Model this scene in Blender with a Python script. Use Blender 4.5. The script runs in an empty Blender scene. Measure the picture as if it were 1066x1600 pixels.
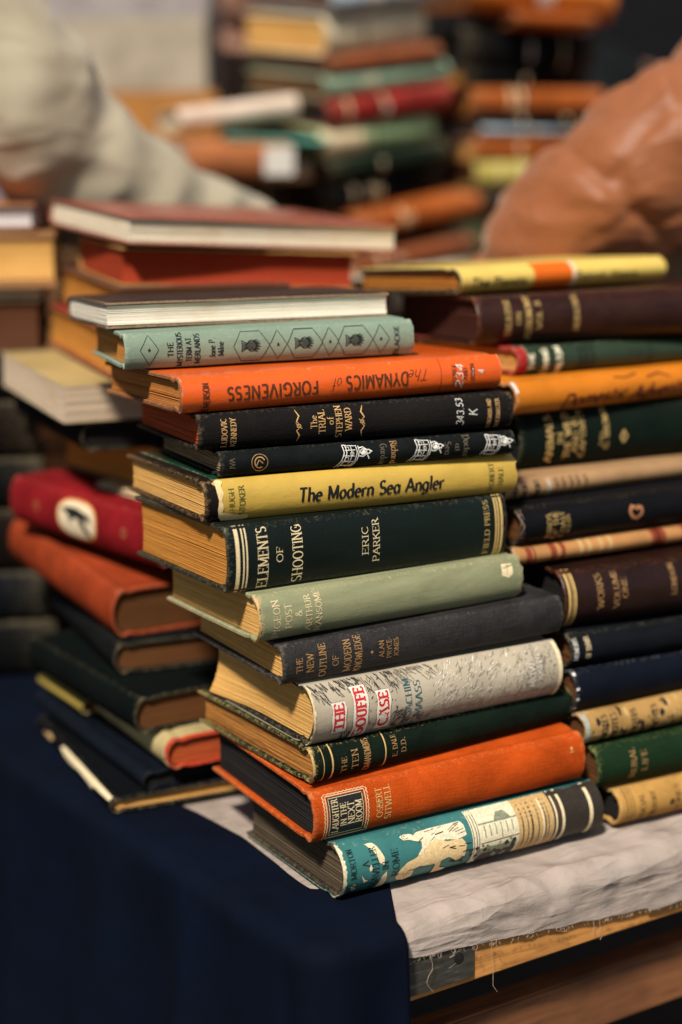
import bpy, bmesh, math, random
from math import sin, cos, pi, radians, sqrt, atan2
from mathutils import Vector, Matrix, noise
random.seed(7)
R = radians
scn = bpy.context.scene
col = scn.collection

# ------------------------------------------------------------------ camera
CAMZ, PITCH, ROLL, FPX = 0.417, R(11.164), R(-0.603), 2484.6
cam_d = bpy.data.cameras.new('camera')
cam = bpy.data.objects.new('camera', cam_d)
col.objects.link(cam)
cam.location = (0, 0, CAMZ)
cam.rotation_euler = (Matrix.Rotation(pi/2 - PITCH, 3, 'X') @ Matrix.Rotation(ROLL, 3, 'Z')).to_euler()
cam_d.sensor_fit = 'VERTICAL'
cam_d.sensor_height = 36
cam_d.lens = FPX/1600*36
cam_d.clip_start = 0.05
cam_d.clip_end = 200
cam_d.dof.use_dof = True
cam_d.dof.focus_distance = 0.975
cam_d.dof.aperture_fstop = 2.2
cam_d.dof.aperture_blades = 9
scn.camera = cam

# ------------------------------------------------------------------ light
SUN_EL, SUN_AZ = R(51), R(-17)
world = bpy.data.worlds.new('World')
scn.world = world
world.use_nodes = True
wn = world.node_tree.nodes
sky = wn.new('ShaderNodeTexSky')
sky.sky_type = 'NISHITA'
sky.sun_disc = False
sky.sun_elevation = SUN_EL
sky.sun_rotation = pi + SUN_AZ
sky.air_density = 1.2
sky.dust_density = 1.5
bg = wn['Background']
bg.inputs['Strength'].default_value = 0.05
world.node_tree.links.new(sky.outputs[0], bg.inputs['Color'])
sun_d = bpy.data.lights.new('sun', 'SUN')
sun_d.energy = 5.0
sun_d.angle = R(6)
sun_d.color = (1.0, 0.915, 0.79)
sun = bpy.data.objects.new('sun', sun_d)
col.objects.link(sun)
sdir = Vector((sin(SUN_AZ)*cos(SUN_EL), -cos(SUN_AZ)*cos(SUN_EL), sin(SUN_EL)))
sun.rotation_euler = (-sdir).to_track_quat('-Z', 'Y').to_euler()
scn.view_settings.view_transform = 'Standard'
scn.view_settings.look = 'None'
scn.view_settings.exposure = 0.14
scn.view_settings.gamma = 1.0
scn.render.engine = 'CYCLES'
scn.cycles.max_bounces = 5
scn.cycles.use_denoising = True

_p, _r = PITCH, ROLL
_fw = Vector((0, cos(_p), -sin(_p)))
_rt0, _up0 = Vector((1, 0, 0)), Vector((0, sin(_p), cos(_p)))
_rt = _rt0*cos(_r) + _up0*sin(_r)
_up = -_rt0*sin(_r) + _up0*cos(_r)
def at(px, py, Y):
    """point of the place at depth Y that the photograph shows at px, py"""
    d = _fw*FPX + _rt*(px-533) + _up*(800-py)
    return Vector((0, 0, CAMZ)) + d*(Y/d.y)

# ------------------------------------------------------------------ objects
def tag(o, label=None, cat=None, group=None, kind=None):
    if label: o['label'] = label
    if cat: o['category'] = cat
    if group: o['group'] = group
    if kind: o['kind'] = kind
    return o
def empty(name, M):
    o = bpy.data.objects.new(name, None)
    o.empty_display_size = .02
    o.matrix_world = M
    col.objects.link(o)
    return o
def mesh(name, verts, faces, mat, parent=None, smooth=False, attr=None):
    me = bpy.data.meshes.new(name)
    me.from_pydata([tuple(v) for v in verts], [], faces)
    if mat: me.materials.append(mat)
    if smooth: me.polygons.foreach_set('use_smooth', [True]*len(me.polygons))
    if attr is not None:
        a = me.attributes.new('wear', 'FLOAT', 'POINT')
        a.data.foreach_set('value', attr)
    me.update()
    o = bpy.data.objects.new(name, me)
    col.objects.link(o)
    if parent: o.parent = parent
    return o

# ------------------------------------------------------------------ materials
_m = {}
def srgb(r, g, b):
    f = lambda c: (c/255/12.92 if c/255 <= .04045 else ((c/255+.055)/1.055)**2.4)
    return (f(r), f(g), f(b), 1)
class NT:
    def __init__(s, name):
        s.m = bpy.data.materials.new(name); s.m.use_nodes = True
        s.t = s.m.node_tree; s.b = s.t.nodes['Principled BSDF']
    def n(s, typ, **kw):
        nd = s.t.nodes.new('ShaderNode'+typ)
        for k, v in kw.items():
            if k in nd.inputs: nd.inputs[k].default_value = v
            else: setattr(nd, k, v)
        return nd
    def l(s, a, b): s.t.links.new(a, b)
    def coords(s, scale=(1, 1, 1)):
        c = s.n('TexCoord'); mp = s.n('Mapping'); mp.inputs['Scale'].default_value = scale
        s.l(c.outputs['Object'], mp.inputs[0]); return mp.outputs[0]
    def noise(s, scale, vec=None, detail=4, rough=.6, dist=0):
        nd = s.n('TexNoise'); nd.inputs['Scale'].default_value = scale; nd.inputs['Detail'].default_value = detail
        nd.inputs['Roughness'].default_value = rough; nd.inputs['Distortion'].default_value = dist
        if vec is not None: s.l(vec, nd.inputs['Vector'])
        return nd.outputs['Fac']
    def ramp(s, fac, stops):
        nd = s.n('ValToRGB'); cr = nd.color_ramp
        while len(cr.elements) > 1: cr.elements.remove(cr.elements[-1])
        cr.elements[0].position = stops[0][0]; cr.elements[0].color = stops[0][1]
        for p, c in stops[1:]:
            e = cr.elements.new(p); e.color = c
        s.l(fac, nd.inputs[0]); return nd.outputs[0]
    def mix(s, fac, a, b, bt='MIX'):
        nd = s.n('Mix', data_type='RGBA', blend_type=bt)
        for i, v in ((0, fac), (6, a), (7, b)):
            if hasattr(v, 'is_output'): s.l(v, nd.inputs[i])
            else: nd.inputs[i].default_value = v
        return nd.outputs[2]
    def math(s, op, a, b=0.0, clamp=False):
        nd = s.n('Math', operation=op, use_clamp=clamp)
        for i, v in ((0, a), (1, b)):
            if hasattr(v, 'is_output'): s.l(v, nd.inputs[i])
            else: nd.inputs[i].default_value = v
        return nd.outputs[0]
    def bump(s, h, dist=.0003, strength=.6, normal=None):
        nd = s.n('Bump'); nd.inputs['Strength'].default_value = strength; nd.inputs['Distance'].default_value = dist
        s.l(h, nd.inputs['Height'])
        if normal is not None: s.l(normal, nd.inputs['Normal'])
        s.l(nd.outputs[0], s.b.inputs['Normal']); return nd.outputs[0]
def k(c, f): return (min(1, c[0]*f), min(1, c[1]*f), min(1, c[2]*f), 1)

def cloth(name, c, wearc=None, rough=.8, weave=1.0, blotch=.25, spec=.12, wear=.6, sheen=0):
    """woven book cloth: threads, blotchy fading, pale rubbed edges"""
    if name in _m: return _m[name]
    rnd = random.Random(name); u_ = rnd.uniform
    if max(c[:3]) < .05: c = k(c, .6)
    t = NT(name); wearc = wearc or k((c[0]*.5+.25, c[1]*.5+.2, c[2]*.5+.12, 1), .9)
    v = t.coords()
    big = t.noise(u_(18, 46), t.coords((u_(.35, 1.2), u_(.6, 1.2), u_(.8, 2.2))), 7, u_(.62, .78), u_(0, .8))
    blotch *= u_(.8, 1.7); weave *= u_(.5, 1.5)
    cc = t.ramp(big, [(.30, k(c, 1-blotch*1.3)), (.5, c), (.70, k(c, 1+blotch*1.2))])
    w1 = t.noise(1, t.coords((1150, 1150, 110)), 3, .6); w2 = t.noise(1, t.coords((110, 110, 1150)), 3, .6)
    wv = t.math('ADD', w1, w2)
    cc = t.mix(t.math('MULTIPLY', t.math('SUBTRACT', wv, .8, True), .55*weave, True), cc, k(c, 1.9))
    dirt = t.noise(u_(55, 150), v, 6, u_(.68, .8), u_(0, .6))
    cc = t.mix(t.math('MULTIPLY', t.math('SUBTRACT', dirt, .56, True), 3.2*blotch*4*.3, True), cc, k(c, .45))
    at_ = t.n('Attribute', attribute_name='wear')
    scuff = t.noise(420, v, 5, .75)
    f = t.math('MULTIPLY', t.math('SUBTRACT', t.math('ADD', at_.outputs['Fac'], t.math('MULTIPLY', scuff, 1.5)), 1.34, True), 2.4*wear, True)
    cc = t.mix(f, cc, wearc)
    spots = t.math('MULTIPLY', t.math('SUBTRACT', t.noise(700, v, 2, .5), .74, True), 5*wear, True)
    cc = t.mix(spots, cc, wearc)
    t.l(cc, t.b.inputs['Base Color']); t.b.inputs['Roughness'].default_value = rough
    t.b.inputs['Specular IOR Level'].default_value = spec*.6
    if sheen: t.b.inputs['Sheen Weight'].default_value = sheen
    t.bump(t.math('ADD', t.math('MULTIPLY', wv, weave), t.math('MULTIPLY', dirt, .8)), .0005, .6)
    _m[name] = t.m; return t.m

def paper(name, c, rough=.45, spec=.4, stain=.3, foxing=None, coat=0):
    """dust jacket paper: smooth, faintly stained and creased"""
    if name in _m: return _m[name]
    t = NT(name); v = t.coords()
    n1 = t.noise(22, v, 5, .6)
    cc = t.ramp(n1, [(.3, k(c, 1-stain)), (.52, c), (.75, k(c, 1+stain*.45))])
    sp = t.noise(260, v, 4, .7)
    cc = t.mix(t.math('MULTIPLY', t.math('SUBTRACT', sp, .64, True), 4, True), cc, foxing or (c[0]*.6, c[1]*.42, c[2]*.3, 1))
    at_ = t.n('Attribute', attribute_name='wear')
    f = t.math('MULTIPLY', t.math('SUBTRACT', t.math('ADD', at_.outputs['Fac'], t.noise(300, v, 4, .7)), 1.12, True), 2.2, True)
    cc = t.mix(f, cc, (.62, .52, .38, 1))
    t.l(cc, t.b.inputs['Base Color']); t.b.inputs['Specular IOR Level'].default_value = spec
    t.l(t.math('ADD', t.math('MULTIPLY', n1, .25), rough-.12), t.b.inputs['Roughness'])
    if coat: t.b.inputs['Coat Weight'].default_value = coat; t.b.inputs['Coat Roughness'].default_value = .22
    t.bump(t.math('ADD', n1, t.math('MULTIPLY', t.noise(130, t.coords((1, 1, 3)), 3, .6), .35)), .0011, .5)
    _m[name] = t.m; return t.m

def pages(name, c, dark=.5, contrast=1.0, fine=1500):
    """page edges: thin sheets seen on end, with uneven toning and stains"""
    if name in _m: return _m[name]
    t = NT(name)
    tc = t.n('TexCoord'); wob = t.noise(30, tc.outputs['Object'], 3, .55)
    cmb = t.n('CombineXYZ'); t.l(t.math('MULTIPLY', wob, .0042), cmb.inputs[2])
    av = t.n('VectorMath', operation='ADD'); t.l(tc.outputs['Object'], av.inputs[0]); t.l(cmb.outputs[0], av.inputs[1])
    def wc(sc):
        mp = t.n('Mapping'); mp.inputs['Scale'].default_value = sc; t.l(av.outputs[0], mp.inputs[0]); return mp.outputs[0]
    l1 = t.noise(1, wc((14, 14, fine)), 4, .68, .0); l2 = t.noise(1, wc((5, 5, fine*.24)), 3, .65)
    ln = t.math('ADD', t.math('MULTIPLY', l1, .6), t.math('MULTIPLY', l2, .4))
    a, b = .5-.16/contrast, .5+.14/contrast
    cc = t.ramp(ln, [(a, k(c, dark)), (.5, k(c, .93)), (b, k(c, 1.08))])
    big = t.noise(24, t.coords(), 5, .65)
    cc = t.mix(t.math('MULTIPLY', t.math('SUBTRACT', big, .5, True), 2.0, True), cc, (c[0]*.72, c[1]*.58, c[2]*.42, 1))
    fx = t.noise(170, t.coords((1, 1, 2.5)), 4, .7)
    cc = t.mix(t.math('MULTIPLY', t.math('SUBTRACT', fx, .66, True), 4, True), cc, (c[0]*.4, c[1]*.27, c[2]*.18, 1))
    t.l(cc, t.b.inputs['Base Color']); t.b.inputs['Roughness'].default_value = .85
    t.b.inputs['Specular IOR Level'].default_value = .15
    t.bump(ln, .0007, .8)
    _m[name] = t.m; return t.m

def gilt(name='gilt', c=(.83, .56, .20, 1), metal=.35, rough=.38, worn=.5):
    if name in _m: return _m[name]
    t = NT(name); v = t.coords()
    n1 = t.noise(520, v, 4, .7)
    cc = t.ramp(n1, [(.30, k(c, .35)), (.30+.18*worn+.02, c), (.8, k(c, 1.12))])
    t.l(cc, t.b.inputs['Base Color']); t.b.inputs['Metallic'].default_value = metal; t.b.inputs['Roughness'].default_value = rough
    t.bump(n1, .0002, .5)
    _m[name] = t.m; return t.m
def ink(name, c, rough=.6, worn=.25):
    if name in _m: return _m[name]
    t = NT(name)
    n1 = t.noise(600, t.coords(), 3, .7)
    t.l(t.ramp(n1, [(.3, k(c, 1-worn)), (.5, c), (.75, k(c, 1+worn*2))]), t.b.inputs['Base Color'])
    t.b.inputs['Roughness'].default_value = rough; t.b.inputs['Specular IOR Level'].default_value = .25
    _m[name] = t.m; return t.m

# ------------------------------------------------------------------ lettering: pen strokes
def A(cx, cy, rx, ry, a0, a1, n=12):
    return [(cx+rx*cos(R(a0+(a1-a0)*i/n)), cy+ry*sin(R(a0+(a1-a0)*i/n))) for i in range(n+1)]
X = .6   # x-height
G = {
'A': (.74, [[(.02,0),(.37,1)], [(.37,1),(.72,0)], [(.14,.35),(.60,.35)]]),
'B': (.62, [[(.1,0),(.1,1)], [(.1,1),(.32,1)]+A(.32,.765,.2,.235,90,-90)+[(.1,.53)], [(.1,.53),(.34,.53)]+A(.34,.265,.24,.265,90,-90)+[(.1,0)]]),
'C': (.70, [A(.39,.5,.34,.5,50,310,18)]),
'D': (.74, [[(.1,0),(.1,1)], [(.1,1),(.30,1)]+A(.30,.5,.38,.5,90,-90,16)+[(.1,0)]]),
'E': (.60, [[(.1,0),(.1,1)], [(.1,1),(.54,1)], [(.1,.53),(.44,.53)], [(.1,0),(.56,0)]]),
'F': (.57, [[(.1,0),(.1,1)], [(.1,1),(.54,1)], [(.1,.52),(.44,.52)]]),
'G': (.76, [A(.39,.5,.34,.5,50,330,18), [(.70,.42),(.70,.10)], [(.46,.42),(.70,.42)]]),
'H': (.74, [[(.1,0),(.1,1)], [(.64,0),(.64,1)], [(.1,.52),(.64,.52)]]),
'I': (.26, [[(.13,0),(.13,1)]]),
'J': (.42, [[(.30,1),(.30,.22)]+A(.12,.22,.18,.22,0,-120,8)]),
'K': (.70, [[(.1,0),(.1,1)], [(.1,.42),(.60,1)], [(.28,.60),(.66,0)]]),
'L': (.57, [[(.1,0),(.1,1)], [(.1,0),(.54,0)]]),
'M': (.88, [[(.1,0),(.1,1)], [(.1,1),(.44,.1)], [(.44,.1),(.78,1)], [(.78,1),(.78,0)]]),
'N': (.76, [[(.1,0),(.1,1)], [(.1,1),(.66,0)], [(.66,0),(.66,1)]]),
'O': (.78, [A(.39,.5,.34,.5,90,450,26)]),
'P': (.60, [[(.1,0),(.1,1)], [(.1,1),(.32,1)]+A(.32,.74,.23,.26,90,-90)+[(.1,.48)]]),
'Q': (.78, [A(.39,.5,.34,.5,90,450,26), [(.45,.25),(.76,-.12)]]),
'R': (.68, [[(.1,0),(.1,1)], [(.1,1),(.32,1)]+A(.32,.755,.22,.245,90,-90)+[(.1,.51)], [(.32,.51),(.64,0)]]),
'S': (.56, [A(.28,.745,.2,.255,35,270,12)+A(.28,.25,.23,.24,90,-145,12)]),
'T': (.66, [[(.33,0),(.33,1)], [(.03,1),(.63,1)]]),
'U': (.72, [[(.1,1),(.1,.30)]+A(.36,.30,.26,.30,180,360,12)+[(.62,1)]]),
'V': (.70, [[(.02,1),(.35,0)], [(.35,0),(.68,1)]]),
'W': (1.0, [[(.02,1),(.27,0)], [(.27,0),(.5,.9)], [(.5,.9),(.73,0)], [(.73,0),(.98,1)]]),
'X': (.70, [[(.04,0),(.66,1)], [(.04,1),(.66,0)]]),
'Y': (.68, [[(.02,1),(.34,.46)], [(.66,1),(.34,.46)], [(.34,.46),(.34,0)]]),
'Z': (.62, [[(.06,1),(.56,1)], [(.56,1),(.06,0)], [(.06,0),(.58,0)]]),
'a': (.54, [A(.26,X/2,.20,X/2,30,330,14), [(.47,X),(.47,.06),(.53,0)]]),
'b': (.54, [[(.08,0),(.08,1.05)], A(.28,X/2,.20,X/2,150,-150,14)]),
'c': (.46, [A(.26,X/2,.20,X/2,45,315,14)]),
'd': (.56, [A(.26,X/2,.20,X/2,30,330,14), [(.47,1.05),(.47,0)]]),
'e': (.50, [[(.07,.32),(.45,.36)]+A(.26,X/2,.20,X/2,12,315,14)]),
'f': (.34, [A(.30,.86,.15,.19,70,180,6)+[(.15,0)], [(.02,X),(.32,X)]]),
'g': (.56, [A(.26,X/2,.20,X/2,30,330,14), [(.47,X),(.47,-.06)]+A(.27,-.08,.20,.2,0,-150,8)]),
'h': (.54, [[(.08,0),(.08,1.05)], [(.08,.38)]+A(.27,.40,.19,.2,170,0,8)+[(.46,0)]]),
'i': (.20, [[(.1,0),(.1,X)], [(.1,.80),(.1,.88)]]),
'k': (.50, [[(.08,0),(.08,1.05)], [(.08,.26),(.42,X)], [(.2,.36),(.48,0)]]),
'l': (.20, [[(.1,0),(.1,1.05)]]),
'm': (.82, [[(.08,0),(.08,X)], [(.08,.38)]+A(.25,.40,.17,.2,170,0,8)+[(.42,0)], [(.42,.38)]+A(.58,.40,.17,.2,170,0,8)+[(.75,0)]]),
'n': (.54, [[(.08,0),(.08,X)], [(.08,.38)]+A(.27,.40,.19,.2,170,0,8)+[(.46,0)]]),
'o': (.54, [A(.27,X/2,.21,X/2,90,450,18)]),
'p': (.54, [[(.08,-.3),(.08,X)], A(.28,X/2,.20,X/2,150,-150,14)]),
'r': (.38, [[(.08,0),(.08,X)], [(.08,.36)]+A(.28,.38,.2,.22,170,65,6)]),
's': (.42, [A(.21,.445,.14,.155,35,270,8)+A(.21,.145,.16,.145,90,-145,8)]),
't': (.34, [[(.15,.85),(.15,.12)]+A(.26,.12,.11,.12,180,290,5), [(.02,X),(.32,X)]]),
'u': (.54, [[(.08,X),(.08,.2)]+A(.27,.2,.19,.2,180,360,8), [(.46,X),(.46,0)]]),
'v': (.48, [[(.02,X),(.24,0)], [(.24,0),(.46,X)]]),
'w': (.70, [[(.02,X),(.19,0)], [(.19,0),(.35,X)], [(.35,X),(.52,0)], [(.52,0),(.68,X)]]),
'y': (.50, [[(.03,X),(.26,.02)], [(.47,X),(.2,-.26),(.08,-.3)]]),
'2': (.56, [A(.28,.72,.22,.26,165,-30,12)+[(.06,0)], [(.06,0),(.52,0)]]),
'3': (.54, [A(.25,.74,.2,.24,150,-80,10), A(.25,.26,.23,.26,80,-150,12)]),
'4': (.58, [[(.40,0),(.40,1)], [(.40,1),(.04,.3)], [(.04,.3),(.54,.3)]]),
'5': (.54, [[(.46,1),(.14,1)], [(.14,1),(.10,.56)]+A(.26,.30,.23,.30,120,-150,12)]),
'.': (.22, [[(.11,0),(.11,.07)]]), ',': (.2, [[(.12,.06),(.06,-.12)]]), '-': (.4, [[(.06,.38),(.34,.38)]]), "'": (.18, [[(.09,1),(.07,.76)]]),
'&': (.74, [[(.70,.02),(.2,.72)]+A(.33,.80,.14,.19,190,-10,8)+[(.36,.52),(.16,.38)]+A(.30,.22,.22,.22,140,330,8)+[(.66,.44)]]),
' ': (.34, []),
}
STY = {  # width, contrast, nib angle, serif half length, slant
'serif': (.13, .38, 0, .085, 0), 'slab': (.24, .72, 0, .13, 0), 'sans': (.15, .85, 0, 0, 0), 'bold': (.19, .8, 0, 0, 0), 'thin': (.085, .6, 0, .05, 0),
'cal': (.155, .36, 25, 0, .10), 'hand': (.10, .9, 0, 0, .15), 'script': (.075, .35, 25, 0, .35),
}
def text_strokes(txt, style, track=.08):
    """strokes [(polyline, width function)] in cap-height units, and the advance"""
    w, con, nib, ser, sl = STY[style]
    out, x = [], 0
    hand = style == 'hand'
    for ch in txt:
        adv, ss = G.get(ch, G[' '])
        jx, jy, js = (random.uniform(-.03, .03), random.uniform(-.06, .06), random.uniform(.9, 1.1)) if hand else (0, 0, 1)
        for st in ss:
            pts = [(x + a*js + sl*b + jx, b*js + jy) for a, b in st]
            out.append((pts, w, con, nib))
            if ser and len(st) >= 2:
                for e, p in ((st[0], st[1]), (st[-1], st[-2])):
                    dx, dy = e[0]-p[0], e[1]-p[1]
                    if abs(dy) > abs(dx)*.8:
                        if min(abs(e[1]), abs(e[1]-1), abs(e[1]-X) if ch.islower() else 9) < .03:
                            hw = ser + w*.45
                            out.append(([(x+e[0]-hw, e[1]), (x+e[0]+hw, e[1])], w*con*1.05, 1, 0))
                    elif abs(dx) > .01 and ch in 'EFLTZCGS2':
                        s = -1 if e[1] > .6 else 1
                        if ch in 'EF' and .3 < e[1] < .7: out.append(([(x+e[0], e[1]-.09), (x+e[0], e[1]+.09)], w*con*1.1, 1, 0))
                        elif e[0] > .3 or ch == 'T': out.append(([(x+e[0], e[1]-s*.01), (x+e[0]+.01, e[1]+s*.2)], w*con*1.2, 1, 0))
        x += adv + track
    return out, max(.01, x - track)

# ------------------------------------------------------------------ books
def sgnpow(x, p): return math.copysign(abs(x)**p, x)

class Book:
    def __init__(s, name, label, group, x, y, z, yaw, L, D, T, tx=0, ty=0, mode='spine', cover=None, page=None, cat='book',
                 bulge=.003, shoulder=.005, board=.0025, sq=.003, fray=.0006, warp=0, low=False, jacket=None, jacket_s=(0, 0), jag=(.0008, .0004),
                 jacket_top=None, rp=2.4, page_gap=.0015, conc=.002, hinge=True, flare=0, edge_mat=None):
        s.L, s.D, s.T, s.mode, s.low = L, D, T, mode, low
        s.bulge, s.sh, s.board, s.rp = bulge, shoulder*(1.4 if mode == 'spine' else .9), board, rp
        u = Vector((cos(yaw), sin(yaw), math.tan(tx))); v = Vector((-sin(yaw), cos(yaw), math.tan(ty)))
        w = u.cross(v).normalized(); u.normalize(); v = w.cross(u)
        M = Matrix((u, v, w)).transposed().to_4x4(); M.translation = Vector((x, y, z))
        s.root = empty(name, M)
        tag(s.root, label, cat, group)
        s.seed = random.uniform(0, 100)
        s.kv = max(0, (.417-z-T/2)/y); s.ks = math.tan(yaw+atan2(x+.05, y)); s.warp = False
        s.layers = {}; s.k = 0
        s.build_cover(cover, fray, warp, hinge)
        s.build_pages(page, sq, page_gap, conc, flare)
        s.skin = 0
        if jacket: s.build_jacket(jacket, jacket_s, jag, jacket_top)
    def P(s, a, d, z):
        m = s.mode
        if m == 'spine': return (a, d, z)
        if m == 'fore': return (s.L-a, s.D-d, z)
        if m == 'turn': return (d, s.L-a, z)
        return (s.D-d, a, z)                       # turnfore
    def dout(s, h):
        q = max(-1, min(1, 2*h/s.T-1))
        return s.sh*(1-max(0, 1-abs(q)**s.rp)**(1/(s.rp*.85))) - s.bulge*(1-q*q)
    def profile(s, th, off=0, N=None, top_only=None):
        """(outer, inner, wear) points in d,h from the top fore-edge round the spine to the bottom fore-edge"""
        T, D, b = s.T, s.D, th
        N = N or (9 if s.low else 17)
        O, I, W = [], [], []
        def add(o, i, w): O.append(o); I.append(i); W.append(w)
        xs = [D, D-.0012, D*.6, s.sh+.012, s.sh+.008, s.sh+.005, s.sh+.0025] if not s.low else [D, D*.5, s.sh+.008, s.sh+.004]
        g = .0013*min(1, T/.02)
        for j, d in enumerate(xs):
            dip = g if abs(d-(s.sh+.005)) < 1e-6 else (g*.45 if abs(d-(s.sh+.0025)) < 1e-6 or abs(d-(s.sh+.008)) < 1e-6 else 0)
            e = .0005 if j == 0 else 0
            add((d, T-dip-e+off), (d, T-b-dip+e), 1 if j < 1 else (.45 if j == 1 else .1))
        for i in range(N):
            th_ = pi/2 - pi*i/(N-1)
            q = sgnpow(sin(th_), .8)
            h = T*(q+1)/2
            do = s.dout(h)
            hin = b*.8 + (T-1.6*b)*(q+1)/2
            add((do-off, h + (off if q > .97 else (-off if q < -.97 else 0))), (do+b*.75, hin), .55 if abs(q) > .8 else .18)
        for j, d in reversed(list(enumerate(xs))):
            dip = g if abs(d-(s.sh+.005)) < 1e-6 else (g*.45 if abs(d-(s.sh+.0025)) < 1e-6 or abs(d-(s.sh+.008)) < 1e-6 else 0)
            e = .0005 if j == 0 else 0
            add((d, dip+e-off), (d, b+dip-e), 1 if j < 1 else (.45 if j == 1 else .1))
        return O, I, W
    def sweep(s, name, O, I, W, st, sfun, mat, parent, warp=0, smooth=False):
        verts, faces, wear = [], [], []
        n = len(O)
        for a, pinch, ew in st:
            for i in range(n):
                for (pt, sg) in ((O[i], 1), (I[i], -1)):
                    o, q = O[i], I[i]
                    cx, cy = (o[0]+q[0])/2, (o[1]+q[1])/2
                    d, h = cx+(pt[0]-cx)*(1-pinch), cy+(pt[1]-cy)*(1-pinch)
                    a_ = sfun(i, a)
                    nz = noise.noise(Vector((a_*30+s.seed, d*30, h*30)))*.0004
                    h += nz*(0 if s.low else 1) + warp*((a_/s.L-.5)**2)*4*(1 if h > s.T/2 else .3)
                    verts.append(s.P(a_, d, h)); wear.append(max(W[i], ew*(.65+.35*W[i])))
        m = len(st)
        idx = lambda j, i, t: (j*n+i)*2+t
        flip = s.mode in ()
        for j in range(m-1):
            for i in range(n-1):
                faces.append((idx(j, i, 0), idx(j+1, i, 0), idx(j+1, i+1, 0), idx(j, i+1, 0)))
                faces.append((idx(j, i, 1), idx(j, i+1, 1), idx(j+1, i+1, 1), idx(j+1, i, 1)))
            faces.append((idx(j, 0, 1), idx(j+1, 0, 1), idx(j+1, 0, 0), idx(j, 0, 0)))
            faces.append((idx(j, n-1, 0), idx(j+1, n-1, 0), idx(j+1, n-1, 1), idx(j, n-1, 1)))
        for i in range(n-1):
            faces.append((idx(0, i, 0), idx(0, i+1, 0), idx(0, i+1, 1), idx(0, i, 1)))
            faces.append((idx(m-1, i, 1), idx(m-1, i+1, 1), idx(m-1, i+1, 0), idx(m-1, i, 0)))
        return mesh(name, verts, faces, mat, parent, smooth, wear)
    def build_cover(s, mat, fray, warp, hinge):
        L = s.L
        O, I, W = s.profile(s.board)
        if s.low: st = [(0, 0, 1), (L*.5, 0, 0), (L, 0, 1)]
        else:
            st = [(0, .35, 1), (.0007, 0, .95), (.003, 0, .78), (.009, 0, .38), (.016, 0, .1)] + [(L*q, 0, 0) for q in (.1, .2, .3, .4, .5, .6, .7, .8, .9)] + [(L-.016, 0, .1), (L-.009, 0, .38), (L-.003, 0, .78), (L-.0007, 0, .95), (L, .35, 1)]
        nh = len(O)
        def sf(i, a):
            on_spine = 1 if O[i][0] < s.sh+.001 else .25
            e = noise.noise(Vector((O[i][1]*260+s.seed, O[i][0]*120, 3.1)))+.6*noise.noise(Vector((O[i][1]*900+s.seed, 0, 7)))
            e2 = noise.noise(Vector((O[i][1]*260+s.seed+40, O[i][0]*120, 3.1)))
            return a + fray*on_spine*(e*max(0, 1-a/.006) + e2*max(0, 1-(L-a)/.006))
        s.cover = s.sweep('cover', O, I, W, st, sf, mat, s.root, warp, smooth=False)
        me = s.cover.data
        for p in me.polygons: p.use_smooth = True
        try: me.set_sharp_from_angle(angle=R(38))
        except Exception: pass
    def build_pages(s, mat, sq, gap, conc, flare):
        L, T, D, b = s.L, s.T, s.D, s.board
        n = 7 if s.low else 64
        lv = [b+.0002 + (T-2*b-.0004)*i/(n-1) for i in range(n)]
        SS = [sq, L*.25, L*.5, L*.75, L-sq] if not s.low else [sq, L-sq]
        nd = 2 if s.low else 7
        verts, faces = [], []
        rows = []
        for i, h in enumerate(lv):
            q = 2*(h-b)/(T-2*b)-1
            d0 = max(s.dout(h), -s.bulge*.8) + b*.75 + gap + .0015*abs(q)**3
            d1 = D - sq - conc*(1-q*q)
            ja = random.uniform(-1, 1)*.00016-(random.random() < .06)*.0005; jb = random.uniform(-1, 1)*.00016; jd = random.uniform(-1, 1)*.00013+(random.random() < .05)*.0004
            if s.low: ja = jb = jd = 0
            row = []
            for si, a in enumerate(SS):
                aa = a + (ja if si == 0 else (jb if si == len(SS)-1 else 0))
                for di in range(nd):
                    d = d0 + (d1+jd-d0)*di/(nd-1)
                    hh = h
                    fl = flare*max(0, (d-d0)/(d1-d0)-.6)*max(0, 1-a/(L*.3))*(1-(q+1)/2)**2
                    row.append(len(verts)); verts.append(s.P(aa - fl, d, hh))
            rows.append(row)
        ns = len(SS)
        g = lambda i, a, d: rows[i][a*nd+d]
        for i in range(n-1):
            for d in range(nd-1):
                faces.append((g(i, 0, d), g(i, 0, d+1), g(i+1, 0, d+1), g(i+1, 0, d)))
                faces.append((g(i, ns-1, d), g(i+1, ns-1, d), g(i+1, ns-1, d+1), g(i, ns-1, d+1)))
            for a in range(ns-1):
                faces.append((g(i, a, 0), g(i+1, a, 0), g(i+1, a+1, 0), g(i, a+1, 0)))
                faces.append((g(i, a, nd-1), g(i, a+1, nd-1), g(i+1, a+1, nd-1), g(i+1, a, nd-1)))
        for a in range(ns-1):
            for d in range(nd-1):
                faces.append((g(0, a, d), g(0, a+1, d), g(0, a+1, d+1), g(0, a, d+1)))
                faces.append((g(n-1, a, d), g(n-1, a, d+1), g(n-1, a+1, d+1), g(n-1, a+1, d)))
        s.block = mesh('page_block', verts, faces, mat, s.root)
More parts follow.
